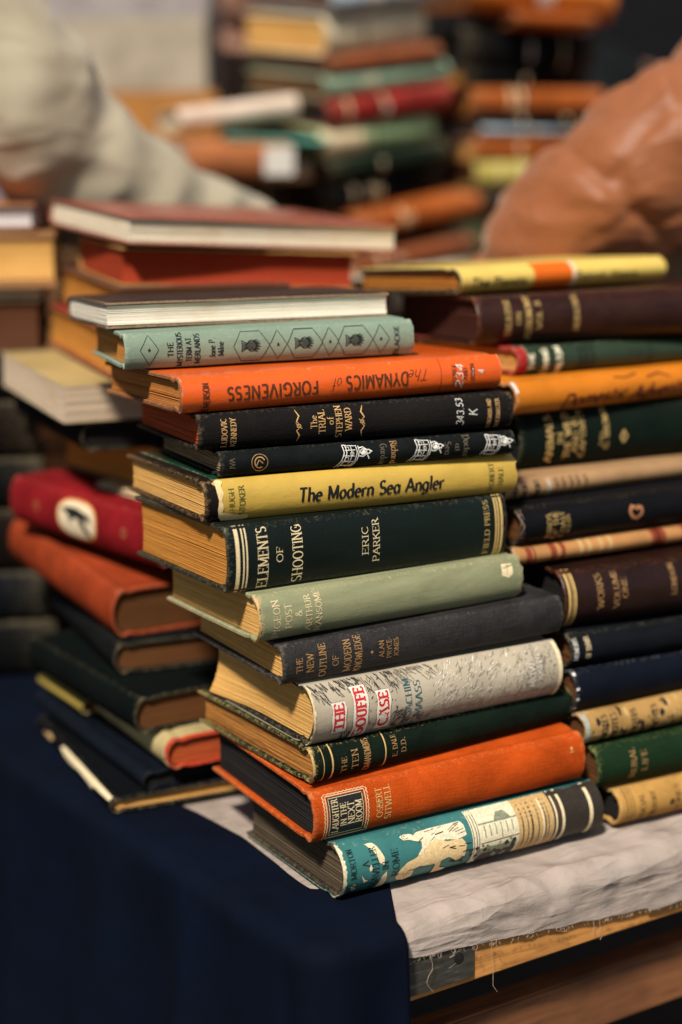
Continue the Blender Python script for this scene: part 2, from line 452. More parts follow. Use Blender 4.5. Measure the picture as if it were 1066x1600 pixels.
    def build_jacket(s, mat, js, jag, topmat):
        """paper wrapper a hair outside the cover, with torn ends"""
        off = .0005
        O, I, W = s.profile(.0003, off, 25)
        O = [(o[0]-.0001, o[1]) for o in O]
        L = s.L
        def rg(h, d, k0, amp, ph):
            return amp*(.9*noise.noise(Vector((h*170+ph, d*60, s.seed)))+.55*noise.noise(Vector((h*620+ph, d*200, s.seed)))+.3*noise.noise(Vector((h*1900+ph, 0, s.seed))))
        def sf(i, a):
            h, d = O[i][1], O[i][0]
            k0 = 1 if d < .012 else .5
            s0 = js[0] + rg(h, d, k0, jag[0]*k0, 0); s1 = L - js[1] + rg(h, d, k0, jag[1]*k0, 50)
            return s0 + (s1-s0)*a/L
        st = [(0, 0, 1), (.0015, 0, .7), (.006, 0, .1)] + [(L*q, 0, 0) for q in (.15, .3, .45, .6, .75, .9)] + [(L-.005, 0, .1), (L-.0015, 0, .6), (L, 0, 1)]
        if topmat:
            kx = 5
            s.sweep('jacket_front', O[:kx+1], I[:kx+1], W[:kx+1], st, sf, topmat, s.root)
            O2, I2, W2 = O[kx:], I[kx:], W[kx:]
            off_i = kx
            sf2 = lambda i, a: sf(i+off_i, a)
            s.jacket = s.sweep('dust_jacket', O2, I2, W2, st, sf2, mat, s.root)
        else:
            s.jacket = s.sweep('dust_jacket', O, I, W, st, sf, mat, s.root)
        for p in s.jacket.data.polygons: p.use_smooth = True
        try: s.jacket.data.set_sharp_from_angle(angle=R(38))
        except Exception: pass
        s.skin = .0007
    # --- decoration on the spine; s, h in millimetres
    def surf(s, a, h, lift):
        if s.warp and s.mode == 'spine':          # printed matter is centred on the round of the spine
            dv = -s.dout(max(.0005, min(s.T-.0005, h))); h += dv*s.kv; a += s.dout(s.T/2)*s.ks
        h = max(.0002, min(s.T-.0002, h))
        e = .0003
        d = s.dout(h)
        dd = (s.dout(min(s.T, h+e))-s.dout(max(0, h-e)))/(2*e)
        nl = sqrt(1+dd*dd)
        return s.P(a, d - (s.skin+lift)/nl, h + (s.skin+lift)*dd/nl)
    def _layer(s, mat, part):
        return s.layers.setdefault((part, mat.name), [mat, [], []])
    def stroke(s, pts, w, mat, part='title_lettering', lift=None, closed=False):
        """pts in mm; w one width in mm or a list"""
        _, V, F = s._layer(mat, part)
        s.k += 1
        lift = (.00016 + (s.k % 9)*.000012) if lift is None else lift
        if closed: pts = list(pts)+[pts[0]]
        P2, W2 = [pts[0]], [w[0] if isinstance(w, list) else w]
        for i in range(1, len(pts)):
            (ax, ay), (bx, by) = pts[i-1], pts[i]
            n = max(1, int(abs(by-ay)/1.6)); wa = w[i-1] if isinstance(w, list) else w; wb = w[i] if isinstance(w, list) else w
            for j in range(1, n+1):
                P2.append((ax+(bx-ax)*j/n, ay+(by-ay)*j/n)); W2.append(wa+(wb-wa)*j/n)
        base = len(V); m = len(P2)
        for i in range(m):
            ax, ay = P2[max(0, i-1)]; bx, by = P2[min(m-1, i+1)]
            if closed and i in (0, m-1): ax, ay = P2[m-2]; bx, by = P2[1]
            l = sqrt((bx-ax)**2+(by-ay)**2) or 1e-6
            nx, ny = -(by-ay)/l*W2[i]/2, (bx-ax)/l*W2[i]/2
            x, y = P2[i]
            V.append(s.surf((x+nx)/1000, (y+ny)/1000, lift)); V.append(s.surf((x-nx)/1000, (y-ny)/1000, lift))
        for i in range(m-1):
            a = base+2*i; F.append((a, a+2, a+3, a+1))
    def fill(s, poly, mat, part='spine_print', lift=.0001, rows=None):
        """filled outline in mm, cut into rows so that it follows the round of the spine"""
        _, V, F = s._layer(mat, part)
        ys = [p[1] for p in poly]; y0, y1 = min(ys), max(ys)
        rows = rows or max(2, min(60, int((y1-y0)/.45)))
        def cuts(y):
            xs = []
            for i in range(len(poly)):
                (ax, ay), (bx, by) = poly[i], poly[(i+1) % len(poly)]
                if (ay <= y) != (by <= y): xs.append(ax+(bx-ax)*(y-ay)/(by-ay))
            return sorted(xs)
        dy = (y1-y0)/rows
        for r in range(rows):
            ya, yb = y0+dy*r, y0+dy*(r+1)
            c = cuts((ya+yb)/2)
            ca, cb = cuts(ya+dy*.02), cuts(yb-dy*.02)
            for i in range(0, len(c)-1, 2):
                p = ca if len(ca) == len(c) else c; q = cb if len(cb) == len(c) else c
                b = len(V)
                for (xx, yy) in ((p[i], ya), (p[i+1], ya), (q[i+1], yb), (q[i], yb)): V.append(s.surf(xx/1000, yy/1000, lift))
                F.append((b, b+1, b+2, b+3))
    def rect(s, a0, a1, h0, h1, mat, part='spine_print', lift=.0001):
        s.fill([(a0, h0), (a1, h0), (a1, h1), (a0, h1)], mat, part, lift)
    def band(s, a, w, mat, part='gilt_bands', lift=.00014):
        t = s.T*1000
        s.fill([(a-w/2, .15), (a+w/2, .15), (a+w/2, t-.15), (a-w/2, t-.15)], mat, part, lift, rows=16)
    def text(s, txt, a, h, size, mat, width=None, rot=90, style='serif', part='title_lettering', track=.08, bold=1, lift=None):
        """one line centred on (a, h); size = cap height in mm; width = length of the line in mm"""
        ss, adv = text_strokes(txt, style, track)
        sx = (width/(adv*size)) if width else 1
        c, d = cos(R(rot)), sin(R(rot))
        s.warp, w0 = True, s.warp
        for pts, w, con, nib in ss:
            Q = []
            for (px, py) in pts:
                X_, Y_ = (px-adv/2)*size*sx, (py-.5)*size
                Q.append((a + X_*c - Y_*d, h + X_*d + Y_*c))
            Ws = []
            for i in range(len(pts)):
                ax, ay = pts[max(0, i-1)]; bx, by = pts[min(len(pts)-1, i+1)]
                ang = atan2(by-ay, bx-ax) - R(nib)
                Ws.append(w*size*bold*(con+(1-con)*abs(sin(ang)))*(sx**.5 if sx < 1 else 1))
            s.stroke(Q, Ws, mat, part, lift)
        s.warp = w0
    def done(s, parent=None):
        for (part, mn), (mat, V, F) in s.layers.items():
            if F: mesh(part, V, F, mat, parent or (s.jacket if s.skin else s.cover))
        return s

def star(cx, cy, r): return [(cx+r*(1 if i % 2 == 0 else .4)*cos(pi/2+i*pi/5), cy+r*(1 if i % 2 == 0 else .4)*sin(pi/2+i*pi/5)) for i in range(10)]

# page colours
PG_GOLD = pages('golden_page_edges', (.54, .225, .042, 1), .42)
PG_TAN = pages('tan_page_edges', (.72, .40, .12, 1), .55)
PG_OLD = pages('old_brown_page_edges', (.40, .17, .04, 1), .33, 1.5, 1100)
PG_CREAM = pages('cream_page_edges', (.78, .68, .52, 1), .72, .8)
PG_WHITE = pages('white_page_edges', (.80, .74, .62, 1), .78, .8)
PG_RED = pages('red_stained_page_edges', (.34, .042, .014, 1), .6, .8)
PG_RUST = pages('rust_page_edges', (.46, .085, .025, 1), .5, 1.1)
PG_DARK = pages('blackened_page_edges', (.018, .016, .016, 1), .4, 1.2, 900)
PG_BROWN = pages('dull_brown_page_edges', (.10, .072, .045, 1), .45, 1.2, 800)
PG_SHADED = pages('shade_toned_page_edges', (.13, .052, .017, 1), .6)  # page colour lowered to stand in for shade over the stack
GILT = gilt()
GILTD = gilt('dull_gilt', (.55, .31, .12, 1), .3, .45, 1.0)
GILTP = gilt('pale_gilt', (.84, .68, .40, 1), .2, .45, .4)
BLACK = ink('black_ink', (.012, .013, .014, 1))
GREYINK = ink('brown_black_ink', (.06, .03, .02, 1))
WHITE = ink('white_ink', (.72, .70, .64, 1), .7)
REDINK = ink('red_ink', (.50, .025, .03, 1), .55)
CREAMINK = ink('cream_print', (.72, .60, .38, 1), .6, .15)
TANINK = ink('tan_print', (.52, .34, .15, 1), .6, .2)
TEALINK = ink('teal_ink', (.02, .11, .13, 1))

FS = 'books in the front stack'
# ================================================================== FRONT STACK, bottom to top
# --- pictorial jacket
b = Book('hardback_book', 'bottom book of the front stack, teal picture jacket with horse and rider', FS,
         -.0035, .8972, .0008, R(30.5), .199, .122, .0337, 0, R(-.3), cover=cloth('dark_brown_cloth', (.035, .028, .022, 1)), page=PG_BROWN, bulge=.006, shoulder=.006,
         jacket=paper('teal_jacket_paper', (.035, .155, .15, 1), .42, .4, .35), jag=(.0016, .0008), fray=.001)
PB = ink('dark_brown_print', (.030, .024, .018, 1), .5, .3)
PT = ink('ochre_print', (.50, .33, .14, 1), .5, .2)
PG = ink('grey_green_print', (.20, .22, .15, 1), .5, .3)
PC = ink('pale_stone_print', (.66, .60, .42, 1), .5, .2)
b.rect(158, 199.2, .2, 33.5, PB)
b.rect(94, 133, .2, 33.5, PC)
b.rect(130, 158.3, .2, 33.5, PT, lift=.00012)
for a, w in ((133.5, .9), (137.5, .7), (141, 1.4), (146, .8), (151.5, 1.1), (154, .7)): b.band(a, w, PB, 'spine_print', .00016)
for a, w in ((150, 1.3), (160.5, 1.4), (166, 2.2), (189, 2.8)): b.band(a, w, CREAMINK, 'spine_print', .0002)
b.band(163, 1.8, GREYINK, 'spine_print', .00018)
b.rect(100, 128, .3, 9, PB, lift=.00017); b.rect(97, 128, 7, 13, PG, lift=.00015)
for i in range(46):    # dark bushes under the buildings
    cx, cy, r = random.uniform(92, 127), random.uniform(1.5, 15), random.uniform(.8, 2.2)
    b.fill([(cx+r*random.uniform(.6, 1.2)*cos(t*pi/4), cy+r*random.uniform(.6, 1.2)*sin(t*pi/4)) for t in range(8)], PB if i % 3 else PG, lift=.00018+.00001*(i % 5))
for a in (95, 97.2, 99): b.stroke([(a, 10), (a, 33.4)], .5, PB, 'spine_print')
for i in range(6): b.stroke([(104+i*4.3, 17+random.uniform(0, 3)), (104+i*4.3, 26)], .8, PG, 'spine_print')
b.stroke([(100, 27), (130, 27)], .8, PG, 'spine_print'); b.stroke([(100, 16), (130, 16.5)], .6, PB, 'spine_print')
b.fill([(112, 27), (126, 27), (122, 31), (116, 31)], PG, lift=.00016)
# clouds
b.warp = True
for poly in ([(22, 33.4), (27, 33.4), (30, 28), (33, 20), (32, 16), (29, 18), (27, 25), (24, 29)], [(31, 10), (34, 12), (35, 6), (34, .6), (29, .6), (29.5, 5)], [(16, 13), (18.5, 10), (21, 9.5), (18, 8.5)], [(9, 8), (12, 9), (13, 6), (10.5, 5.5)], [(21.5, 16), (23, 18), (24, 15), (22, 14)]):
    b.fill(poly, CREAMINK, lift=.00012)
# rider and horse lying along the spine
RID = [(47, 30.5), (49, 33), (52, 33.3), (55, 31.5), (57, 29.5), (60, 32), (68, 33.3), (80, 33.4), (92, 33.3), (94, 28), (94, 21), (86, 20), (78, 21.5), (70, 20), (66, 21), (62, 19), (58, 13.5), (56.5, 14), (57, 17), (60, 20), (61, 24), (57, 25), (53, 27), (49, 27.5)]
b.fill(RID, PC, lift=.00014)
HOR = [(42, 9), (44, 11), (49, 14), (54, 15), (60, 17), (66, 22), (72, 23), (80, 20), (90, 20), (93, 16), (92, 9), (86, 7.5), (80, 11), (74, 10), (74, 6), (80, 4.5), (79, 2.8), (71, 2.2), (69.5, 5), (70, 9), (64, 9), (58, 10), (54, 9), (54, 5), (50, 3.6), (44, 4.5), (41.5, 6.5)]
b.fill(HOR, ink('ivory_print', (.70, .52, .27, 1), .5, .2), lift=.00016)
for q in range(16):
    x0, y0 = random.uniform(58, 92), random.uniform(22, 32.5); b.stroke([(x0, y0), (x0+random.uniform(3, 7), y0+random.uniform(.5, 2.4))], random.uniform(.3, .8), PB, 'spine_print')
for q in range(12):
    x0, y0 = random.uniform(72, 92), random.uniform(6, 19); b.stroke([(x0, y0), (x0+random.uniform(2, 6), y0+random.uniform(-2, 2))], random.uniform(.4, 1.0), GREYINK, 'spine_print')
b.stroke(A(51, 30.3, 2.4, 2.2, 40, 320), .35, PB, 'spine_print'); b.stroke([(49.5, 30), (51, 30.6)], .4, PB, 'spine_print'); b.stroke([(46, 7.5), (47, 8)], .5, PB, 'spine_print'); b.stroke([(54, 9), (50, 9), (48, 5)], .35, PB, 'spine_print')
b.warp = False
IK = ink('dark_teal_ink', (.008, .022, .024, 1))
b.text('H.V. MORTON', 10.5, 16.5, 4.0, IK, 29, style='serif')
b.text('A', 19.5, 19, 4.4, IK); b.text('TRAVELLER', 26, 15, 4.6, IK, 27); b.text('IN', 33, 15.5, 4.2, IK); b.text('ROME', 40.5, 16, 4.8, IK, 16)
b.fill([(-.8, .4)]+[(random.uniform(.8, 2.4), h) for h in [x*.9+.4 for x in range(37)]]+[(-.8, 33)], ink('torn_paper_white', (.68, .58, .40, 1)), 'torn_edge', .00022)
b.done()

# --- orange-red cloth with black label
c = cloth('orange_red_cloth', (.36, .050, .005, 1), (.62, .30, .12, 1), .75, .8, .22)
b = Book('hardback_book', 'orange-red cloth book with a black title label, low in the front stack', FS,
         -.0191, .9005, .0345, R(28.7), .202, .147, .0328, R(.9), R(.4), cover=c, page=PG_DARK, bulge=.003, shoulder=.004, fray=.0008, sq=.004)
b.warp = True
b.rect(11.5, 36.5, 3.6, 28.5, BLACK, 'label', .0001)
b.stroke([(12.4, 4.5), (35.6, 4.5), (35.6, 27.6), (12.4, 27.6)], .35, GILTP, 'label_lettering', closed=True)
b.stroke([(10.6, 2.7), (37.6, 2.7), (37.6, 29.4), (10.6, 29.4)], .5, GILTP, 'label_lettering', closed=True)
for i in range(11):
    for hh in (1.9, 30.3): b.stroke(A(11+i*2.6, hh, 1.1, .8, 0, 180 if hh > 10 else -180, 6), .5, GILTP, 'label_lettering')
    for aa in (9.6, 38.6): b.stroke(A(aa, 3+i*2.6, .8, 1.1, 90, 270 if aa < 20 else -90, 6), .5, GILTP, 'label_lettering')
for tx_, a, sz, w in (('LAUGHTER', 16.2, 4.2, 21), ('IN THE', 21.7, 3.8, 14.5), ('NEXT', 27, 4.4, 14), ('ROOM', 32.4, 4.4, 14)): b.text(tx_, a, 16, sz, GILTP, w, part='label_lettering')
b.text('OSBERT', 47, 18, 4.2, GILT, 19); b.text('SITWELL', 53, 17.5, 4.2, GILT, 22)
b.text('.', 42, 16, 9, GILT); b.text('.', 42, 19, 9, GILT)
b.fill(star(193, 24, 1.6), GILT); b.stroke([(191.5, 21.5), (194.5, 21.7)], .5, GILT)
b.done()

# --- dark green, thin gilt rules
c = cloth('dark_green_cloth', (.007, .016, .010, 1), (.34, .26, .10, 1), .7, .8, .3, wear=1.1)
b = Book('hardback_book', 'frayed dark green book with thin gilt rules lying on the orange-red cloth book', FS,
         -.0191, .9092, .0692, R(32.8), .206, .145, .0228, R(.5), R(.1), cover=c, page=PG_OLD, bulge=.003, shoulder=.004, fray=.0022, jag=(.001, .001))
for a, w in ((7, .5), (13.2, 1.1), (52, .9)): b.band(a, w, GILT)
b.text('THE', 23.5, 9, 3.6, GILTD, 9.5); b.text('TEN', 31.5, 11, 4.4, GILTD, 12); b.text('COMMANDMENTS', 40.5, 11.8, 4.6, GILTD, 22, style='thin', bold=1.5)
b.text('E. DALE', 61, 13.5, 3.4, GILTD, 14); b.text('D.D.', 67.5, 12.5, 3.4, GILTD, 9)
FR = ink('frayed_thread', (.50, .36, .14, 1))
b.fill([(-1.2, .5)]+[(random.uniform(-.4, 1.6), h*.75+.5) for h in range(30)]+[(-1.2, 22.5)], FR, 'frayed_edge', .00015)
for hh in (1.5, 3, 20.5, 21.8): b.stroke([(random.uniform(-2, 0), hh), (random.uniform(1, 3), hh+random.uniform(-.8, .8))], .6, FR, 'frayed_edge')
b.done()

# --- grey cream jacket, woodcut hatching, red slab title
c = paper('grey_cream_jacket', (.42, .365, .275, 1), .6, .3, .28)
b = Book('hardback_book', 'book in a torn grey-cream jacket with red slab letters on white strips', FS,
         -.0203, .9126, .0925, R(31.3), .189, .128, .0370, R(-.2), R(.1), cover=cloth('black_cloth', (.012, .013, .014, 1), blotch=.3), page=PG_TAN, bulge=.006, shoulder=.005,
         jacket=c, jag=(.0018, .001), flare=.02)
def hatch(n, a0, a1, h0, h1, ang, ln, w, mat, jit=18):
    for _ in range(n):
        x0, y0 = random.uniform(a0, a1), random.uniform(h0, h1)
        t, l = R(ang+random.uniform(-jit, jit)), ln*random.uniform(.5, 1.3)
        b.stroke([(x0, max(.5, min(36.5, y0))), (x0+l*cos(t), max(.5, min(36.5, y0+l*sin(t))))], w*random.uniform(.6, 1.3), mat, 'woodcut')
CH = ink('charcoal_woodcut', (.05, .045, .04, 1)); CG = ink('grey_woodcut', (.21, .18, .14, 1)); CW = ink('white_scratch', (.72, .68, .6, 1))
hatch(26, 4, 14, 25, 34, 130, 5, .4, CH); hatch(60, 16, 62, 27, 36, 128, 5, .45, CH); hatch(16, 22, 30, .8, 5, 120, 4, .45, CH)
hatch(90, 28, 62, 2, 34, 60, 2.0, .42, CH, 40); hatch(70, 56, 66, 1, 14, 50, 2.6, .4, CH, 20); hatch(50, 64, 84, .8, 7, 50, 2.6, .4, CH, 20)
hatch(60, 60, 92, 29, 36, 135, 5, .35, CG); hatch(260, 84, 176, 2, 36, 45, 3.0, .3, CG, 28); hatch(200, 86, 172, 3, 35, 48, 3.0, .32, CW, 30); hatch(130, 150, 184, 4, 36, 70, 1.4, .4, CG, 60); hatch(50, 158, 184, 14, 34, 70, 1.2, .45, CH, 60)
LB = ink('white_strip', (.70, .66, .56, 1), .5, .1)
def strip(a, hw, h0, h1):
    n = 8; L_ = [(a-hw+.5*sin(i*1.3), h0+(h1-h0)*i/n) for i in range(n+1)]; R_ = [(a+hw+.5*sin(i*1.3+.4), h0+(h1-h0)*i/n) for i in range(n+1)]
    b.fill(L_+R_[::-1], LB, 'title_strips', .00034); b.stroke(L_+R_[::-1], .25, CH, 'title_strips', .00036, True)
b.warp = True
strip(21, 5, 7, 25); strip(36.5, 5.4, .9, 33); strip(53, 5, 4.5, 27.5)
b.warp = False
b.text('THE', 21, 16, 6.4, REDINK, 15.5, style='slab', lift=.0004); b.text('GOUFFE', 36.5, 17, 6.6, REDINK, 29, style='slab', lift=.0004, track=.14); b.text('CASE', 53, 16, 6.4, REDINK, 20, style='slab', lift=.0004, track=.14)
b.text('JOACHIM', 71, 18, 4.6, TEALINK, 27, lift=.0004); b.text('MAASS', 78.5, 18, 4.8, TEALINK, 22, lift=.0004)
b.text('MICHAEL', 168, 20, 3.6, CW, 18, lift=.0004); b.text('JOSEPH', 174, 22, 3.6, CW, 17, lift=.0004)
b.fill([(-.8, .5)]+[(random.uniform(.1, 1.2), h*1.1+.5) for h in range(33)]+[(-.8, 36.5)], ink('torn_paper_cream', (.70, .52, .30, 1)), 'torn_edge', .0002)
b.rect(185.5, 188.6, 1, 36, CREAMINK, 'worn_end', .0003)
b.done()

# --- dark grey cloth
c = cloth('dark_grey_cloth', (.032, .030, .030, 1), (.20, .17, .14, 1), .62, 1.3, .35, .35)
b = Book('hardback_book', 'charcoal grey cloth book with faint gilt title, lying under the pale green one', FS,
         -.0361, .9144, .1300, R(28.7), .206, .134, .0252, R(1.1), R(.4), cover=c, page=PG_TAN, bulge=.002, shoulder=.0035, sq=.004)
for tx_, a, h, sz, w in (('THE', 12, 11.5, 4, 9), ('NEW', 19.2, 12, 4.4, 11.5), ('OUTLINE', 28, 12.5, 4.6, 20.5), ('OF', 36.5, 10.5, 4, 6.5), ('MODERN', 45, 12.5, 4.8, 20), ('KNOWLEDGE', 52.6, 12.8, 4.8, 23), ('ALAN', 69, 12.5, 3.2, 10.5), ('PRYCE-', 74.4, 12.5, 3.2, 13), ('JONES', 79.5, 12, 3.2, 12)):
    b.text(tx_, a, h, sz, GILTD, w, style='thin', bold=1.35)
b.fill(star(61, 12, 1.3), GILTD)
b.done()

# --- pale sage green
c = cloth('sage_green_cloth', (.225, .235, .135, 1), (.52, .40, .22, 1), .7, .55, .2, wear=1.0)
b = Book('hardback_book', 'faded sage green cloth book with a frayed spine end in the front stack', FS,
         -.0493, .9148, .1560, R(30.3), .193, .134, .0296, R(.4), R(-.4), cover=c, page=PG_TAN, bulge=.003, shoulder=.0055, fray=.0022)
for tx_, a, h, sz, w in (('PIGEON', 12.5, 14.5, 4.4, 23), ('POST', 20.4, 15.2, 4.4, 15), ('&', 27.2, 15.5, 4.6, 4), ('ARTHUR', 34.3, 15.5, 4.0, 22), ('RANSOME', 41.2, 16, 4.0, 25)): b.text(tx_, a, h, sz, GILTP, w, part='title_lettering')
b.fill([(176, 19), (177, 25), (179, 28), (183, 28.3), (185, 27), (185.5, 23), (184.6, 19), (181, 17), (178, 18.4)], GILTP, 'gilt_mark'); b.stroke([(178, 23), (183, 24)], .5, c, 'gilt_mark'); b.stroke([(180, 19), (182, 26)], .4, c, 'gilt_mark')
FR2 = ink('pale_frayed_paper', (.62, .40, .17, 1))
b.fill([(-1.5, .5)]+[(random.uniform(-.8, 1.0), h*.9+.5) for h in range(32)]+[(-1.5, 29)], FR2, 'frayed_edge', .00015)
for hh in (1, 2.2, 4, 7, 12, 14): b.stroke([(random.uniform(-2.6, -.6), hh-1.6), (random.uniform(.2, 1.4), hh)], .7, FR2, 'frayed_edge')
b.done()

# --- thick green-black with gilt bands
c = cloth('green_black_cloth', (.006, .013, .010, 1), (.20, .17, .11, 1), .42, .3, .3, .45)
b = Book('hardback_book', 'thickest book of the front stack, green-black with gilt bands and capitals', FS,
         -.0680, .9191, .1862, R(30), .203, .137, .0405, R(-.1), R(-.7), cover=c, page=PG_GOLD, bulge=.002, shoulder=.003, board=.003)
for a, w in ((6.6, 2.6), (10.4, 1.0), (12.7, 1.0), (194, 1.2), (196, 1.2), (198.6, 1.8)): b.band(a, w, GILT if a > 100 else GILTP)
for tx_, a, h, sz, w in (('ELEMENTS', 24.5, 20.0, 6.8, 37), ('OF', 35.6, 20.3, 4.2, 9.5), ('SHOOTING', 48, 19.8, 6.8, 35), ('ERIC', 95.8, 22, 4.4, 18), ('PARKER', 103.8, 21.5, 4.6, 27), ('FIELD PRESS', 188, 20.5, 3.8, 35)): b.text(tx_, a, h, sz, GILT if a > 150 else GILTP, w)
b.done()

# --- yellow jacket
c = paper('yellow_jacket_paper', (.54, .355, .062, 1), .36, .5, .18, (.42, .22, .05, 1), .25)
b = Book('hardback_book', 'book in a torn bright yellow jacket with a calligraphic black title', FS,
         -.0814, .9318, .2270, R(26.1), .218, .143, .0247, R(-.15), R(-.9), cover=cloth('black_worn_board', (.016, .012, .010, 1), (.22, .13, .06, 1), .6, .4, .4, wear=1.2), page=PG_TAN, bulge=.002, shoulder=.004,
         jacket=c, jacket_s=(.0095, .0), jag=(.0042, .0018), jacket_top=paper('green_jacket_front', (.006, .045, .022, 1), .4))
b.text('The Modern Sea Angler', 112.5, 11.6, 8.0, BLACK, 102, rot=0, style='cal', track=.07, bold=1.5)
GI = ink('olive_ink', (.05, .075, .02, 1))
b.text('HUGH', 17.6, 13, 3.4, GI, 13, style='thin', bold=1.5); b.text('STOKER', 24.3, 12.2, 3.6, GI, 17, style='thin', bold=1.7)
b.text('ROBERT', 199.5, 12, 3.6, GI, 17); b.text('HALE', 206.3, 11.6, 3.6, GI, 11.5)
TP = ink('torn_yellow_paper', (.74, .56, .28, 1), .6, .15)
b.fill([(7, 24), (10, 24.3), (12.5, 23.5), (10.5, 21), (11.6, 17), (10.2, 13), (11.5, 9), (10.6, 6), (17, 4.8), (22.5, 3.6), (27.5, 3.4), (28.5, 1.6), (26, .3), (18, .3), (11, 1.2), (8.6, 3.2), (7.6, 8), (8.4, 13), (7.4, 18)], TP, 'torn_edge', .00025)
b.done()

# --- thin black with white drawings
c = cloth('soft_black_cloth', (.009, .012, .012, 1), (.12, .11, .09, 1), .75, .7, .25)
b = Book('hardback_book', 'thin black book with three white line drawings on its spine', FS,
         -.0724, .9436, .2525, R(22.8), .201, .131, .0155, 0, R(-.8), cover=c, page=pages('grey_tan_page_edges', (.42, .29, .16, 1), .35, 1.4, 900), bulge=.002, shoulder=.003, board=.002)
b.warp = True
def nest(a0):
    q = lambda x, y: (a0+x, .6+y*.97)
    W = WHITE; p = 'cover_drawing'
    rim = [q(3.5, 14), q(4.2, 9), q(2.4, 4), q(-1.5, 0)]; rim2 = [q(5.4, 14), q(6, 9), q(4.4, 4), q(.8, 0)]
    b.stroke(rim, .55, W, p); b.stroke(rim2, .55, W, p); b.stroke([rim[0], rim2[0]], .5, W, p)
    mid = [q(12.5, 13.4), q(13, 9), q(11.5, 4), q(8, 0)]; mid2 = [q(14, 13), q(14.3, 9), q(12.8, 4), q(9.6, 0)]
    b.stroke(mid, .5, W, p); b.stroke(mid2, .5, W, p)
    for (h1, h2) in ((13.6, 13), (10.5, 10.4), (7.2, 6.6), (3.6, 3.2), (1.4, .9)): b.stroke([q(5.6-(14-h1)*.28, h1), q(12.6-(14-h1)*.22, h2)], .4, W, p)
    b.stroke([q(9, 13), q(9.5, 8), q(8, 3), q(5.6, .4)], .35, W, p)
    for (cx, cy, r) in ((7, 11.8, 1.1), (7.6, 5.4, 1.2), (10.6, 8.6, 1.1)): b.stroke(A(cx-(14-cy)*.2+a0, cy, r, r, 0, 360), .3, W, p)
    b.stroke(A(a0+20.5, 9.2, 1.35, 1.2, 0, 360), .6, W, p); b.stroke(A(a0+17, 9.4, 1.9, 1.6, 20, 330), .55, W, p)
    b.stroke([q(14, 11.5), q(17, 12), q(19.5, 10)], .6, W, p); b.stroke([q(14, 6.5), q(17, 6), q(19.5, 7.6), q(21, 4.2)], .6, W, p)
    b.stroke([q(21.8, 9.4), q(23, 8.6)], .8, W, p); b.fill([q(15, 8), q(17.4, 10.4), q(19, 8.6), q(16.6, 6.6)], W, p)
for a in (77, 127, 177): nest(a)
for a in (17,): b.stroke(A(25.5, 7.6, 5.2, 5.0, 0, 360, 24), .35, GILTD, 'cover_drawing'); b.stroke(A(25.5, 7.6, 3.2, 3.2, 20, 300, 16), .7, GILTD, 'cover_drawing'); b.stroke([(23.5, 6), (25, 9), (27.5, 7)], .7, GILTD, 'cover_drawing')
DG = ink('dull_grey_gilt', (.13, .105, .07, 1))
b.text('Gordon', 108, 6.4, 4.4, DG, 13.5, rot=-90); b.text('Richard', 115.5, 7.6, 4.4, GILTD, 14, rot=-90); b.text('Sea', 153, 7.4, 4.2, DG, 8, rot=-90); b.text('at', 160, 7.4, 3.6, DG, 5, rot=-90); b.text('Doctor', 166.5, 8, 4.6, DG, 14, rot=-90)
b.text('IVA', 8, 8, 3, DG, 6)
b.done()

# --- black cloth, white shelf mark
c = cloth('brown_black_cloth', (.014, .0125, .012, 1), (.17, .12, .08, 1), .8, 1.6, .35, wear=.8)
b = Book('hardback_book', 'black cloth book with gilt scrolls, rust page edges and a white handwritten shelf number', FS,
         -.0850, .9428, .2684, R(22.3), .213, .140, .0229, R(.4), R(-1.1), cover=c, page=PG_RUST, bulge=.002, shoulder=.004)
GT = gilt('copper_gilt', (.74, .44, .17, 1), .25, .45, .6)
for tx_, a, h, sz, w in (('LUDOVIC', 16.8, 10.5, 3.4, 17), ('KENNEDY', 22.6, 10.5, 3.4, 17), ('The', 74.5, 13, 4, 8), ('TRIAL', 80, 13, 4.2, 14.5), ('of', 85.6, 13, 3.8, 5), ('STEPHEN', 91.4, 12.4, 4.0, 19.5), ('WARD', 97.6, 13.3, 4.2, 14), ('LONGMANS AND', 196, 10.5, 2.9, 18), ('BUCKMASTER', 202, 10.5, 2.9, 18)): b.text(tx_, a, h, sz, GT, w)
for a, sg in ((64, 1), (106, -1)):
    b.stroke([(a-1.5*sg, 21), (a+.4*sg, 17.5), (a-1.6*sg, 14.2), (a, 13)], [.3, .9, .7, .3], GT, 'scroll'); b.stroke(A(a, 11.5, 1.2, 1.0, 0, 360), .5, GT, 'scroll'); b.stroke([(a, 10), (a-1.6*sg, 8.8), (a+.4*sg, 5.6), (a-.8*sg, 2)], [.3, .7, .9, .3], GT, 'scroll'); b.stroke([(a-2, 13.2), (a+2, 9.8)], .4, GT, 'scroll')
b.text('343.53', 175, 12.6, 4.8, WHITE, 17.5, style='hand', part='shelf_number'); b.text('K', 184, 11.6, 6.2, WHITE, style='hand', part='shelf_number')
b.done()

